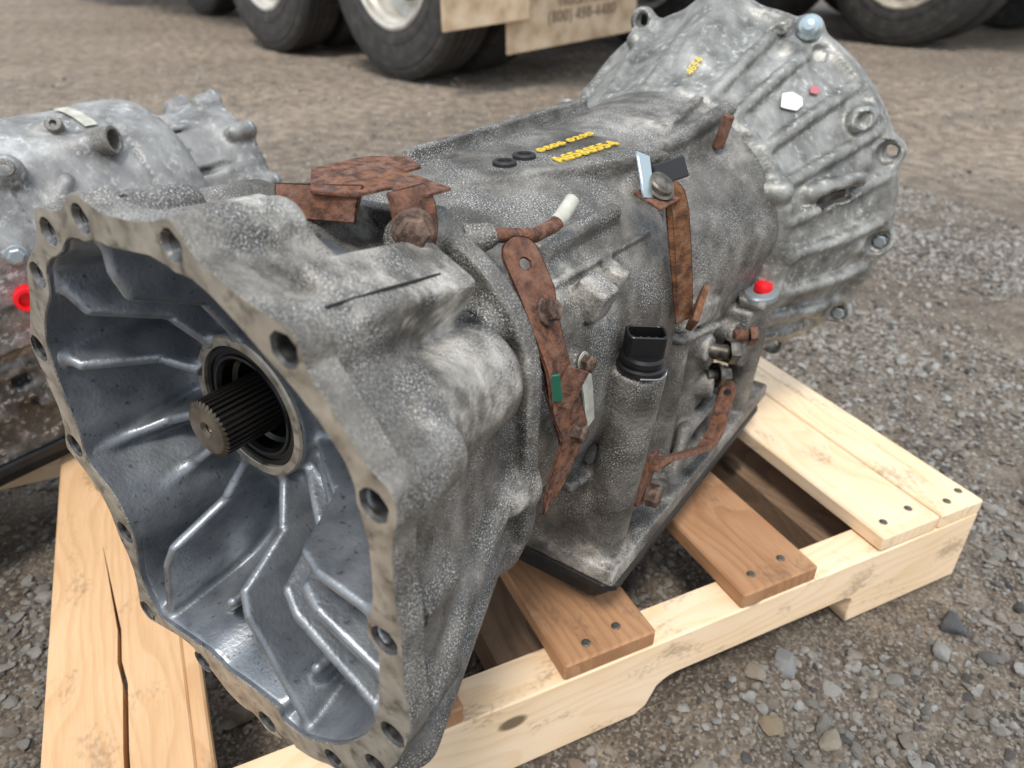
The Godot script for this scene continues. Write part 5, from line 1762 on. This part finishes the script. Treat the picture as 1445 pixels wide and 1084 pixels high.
func wheel(parent: Node3D, x: float, z: float, rim_mat: Material, flip := false) -> void:
	var w := Node3D.new()
	w.name = "wheel"
	parent.add_child(w, true)
	# the axis of the lathe (y) points inwards along x
	w.transform = Transform3D(Basis(Vector3.BACK, -PI / 2 if not flip else PI / 2), Vector3(x, 0.52, z))
	part("tyre", tyre0, null, w)
	part("rim", rim_mesh(rim_mat), null, w)
	var s := Soup.new()
	for k in 10:
		var a := TAU * k / 10.0
		s.lathe(PackedVector2Array([Vector2(0, -0.03), Vector2(0.012, -0.03), Vector2(0.015, -0.026), Vector2(0.015, 0.012)]), 6, Transform3D(Basis(), Vector3(cos(a) * 0.1675, 0.135, sin(a) * 0.1675)))
	part("wheel_nuts", s.done(M.steel), null, w).set_meta("kind", "stuff")
	for k in 5:
		var a := TAU * k / 5.0 + 0.3
		var h := Soup.new()
		h.lathe(PackedVector2Array([Vector2(0, 0), Vector2(0.028, 0), Vector2(0.03, 0.004)]), 20, Transform3D(Basis(Vector3.UP, -a) * Basis(Vector3.BACK, -0.55), Vector3(cos(a) * 0.236, 0.1385, sin(a) * 0.236)))
		part("hand_hole", h.done(M.chassis), null, w)

var tyre0: ArrayMesh

func lorry(at: Vector3, turn: float, label: String, rim_mat: Material, flaps: bool) -> void:
	var t := thing("lorry", label, "lorry", at, turn, "lorries parked across the yard")
	for z in [0.0, -1.25]:
		for x in [0.0, 0.32]:
			wheel(t, x, z, rim_mat)
		for x in [2.45, 2.13]:
			wheel(t, x, z, rim_mat, true)
		var s := Soup.new()
		s.lathe(PackedVector2Array([Vector2(0.0, 0.2), Vector2(0.07, 0.2), Vector2(0.08, 1.0), Vector2(0.17, 1.1), Vector2(0.17, 1.35), Vector2(0.08, 1.45), Vector2(0.07, 2.25), Vector2(0, 2.25)]), 24, Transform3D(Basis(Vector3.BACK, -PI / 2), Vector3(0, 0.52, z)))
		part("axle", s.done(M.chassis), null, t)
	wheel(t, 0.60, -3.65, rim_mat)
	wheel(t, 2.42, -5.3, rim_mat, true)
	for x in [0.85, 1.6]:
		var s := Soup.new()
		s.box(Vector3(x, 0.98, -2.4), Vector3(0.045, 0.14, 3.4), 0.005)
		part("frame_rail", s.done(M.chassis), null, t)
	var bd := Soup.new()
	bd.box(Vector3(1.225, 2.0, -1.6), Vector3(1.24, 0.85, 2.7), 0.02)
	part("cargo_body", bd.done(M.body_white), null, t)
	var cab := Soup.new()
	cab.box(Vector3(1.225, 1.75, -5.6), Vector3(1.2, 1.1, 1.0), 0.12)
	part("cab", cab.done(M.body_white), null, t)
	if flaps:
		# dirty mud flaps hung behind the last wheels, the inner one lower, with a metal strip and worn print
		for f in [[-0.17, 0.31, 0.62, 0.27, 0.0], [0.22, 1.10, 0.575, 0.15, 0.03]]:
			var wide: float = f[1] - f[0]
			var s := Soup.new()
			s.box(Vector3(wide * 0.5, 0.40, 0), Vector3(wide * 0.5, 0.40, 0.006), 0.003)
			var o := part("mud_flap", s.done(M.flap), null, t, Transform3D(Basis(Vector3.BACK, 0.05) * Basis(Vector3.RIGHT, 0.03), Vector3(f[0], f[3], f[2])))
			if f[4] > 0.0:
				var b := Soup.new()
				b.box(Vector3(wide * 0.5 + 0.01, 0.235, 0.016), Vector3(wide * 0.5 - 0.02, 0.014, 0.008), 0.004)
				part("flap_strip", b.done(M.rim), null, o)
				for row in [["(800) 498-4480", 0.125, 0.052], ["TRUCK PARTS", 0.185, 0.040]]:
					var tm := TextMesh.new()
					var fo := SystemFont.new()
					fo.font_names = PackedStringArray(["Droid Sans"])
					fo.font_weight = 700
					tm.font = fo
					tm.text = row[0]
					tm.font_size = 32
					tm.pixel_size = row[2] / 24.0
					tm.depth = 0.002
					part("lettering", tm, M.flap_print, o, Transform3D(Basis(), Vector3(wide * 0.55, row[1], 0.0065)))
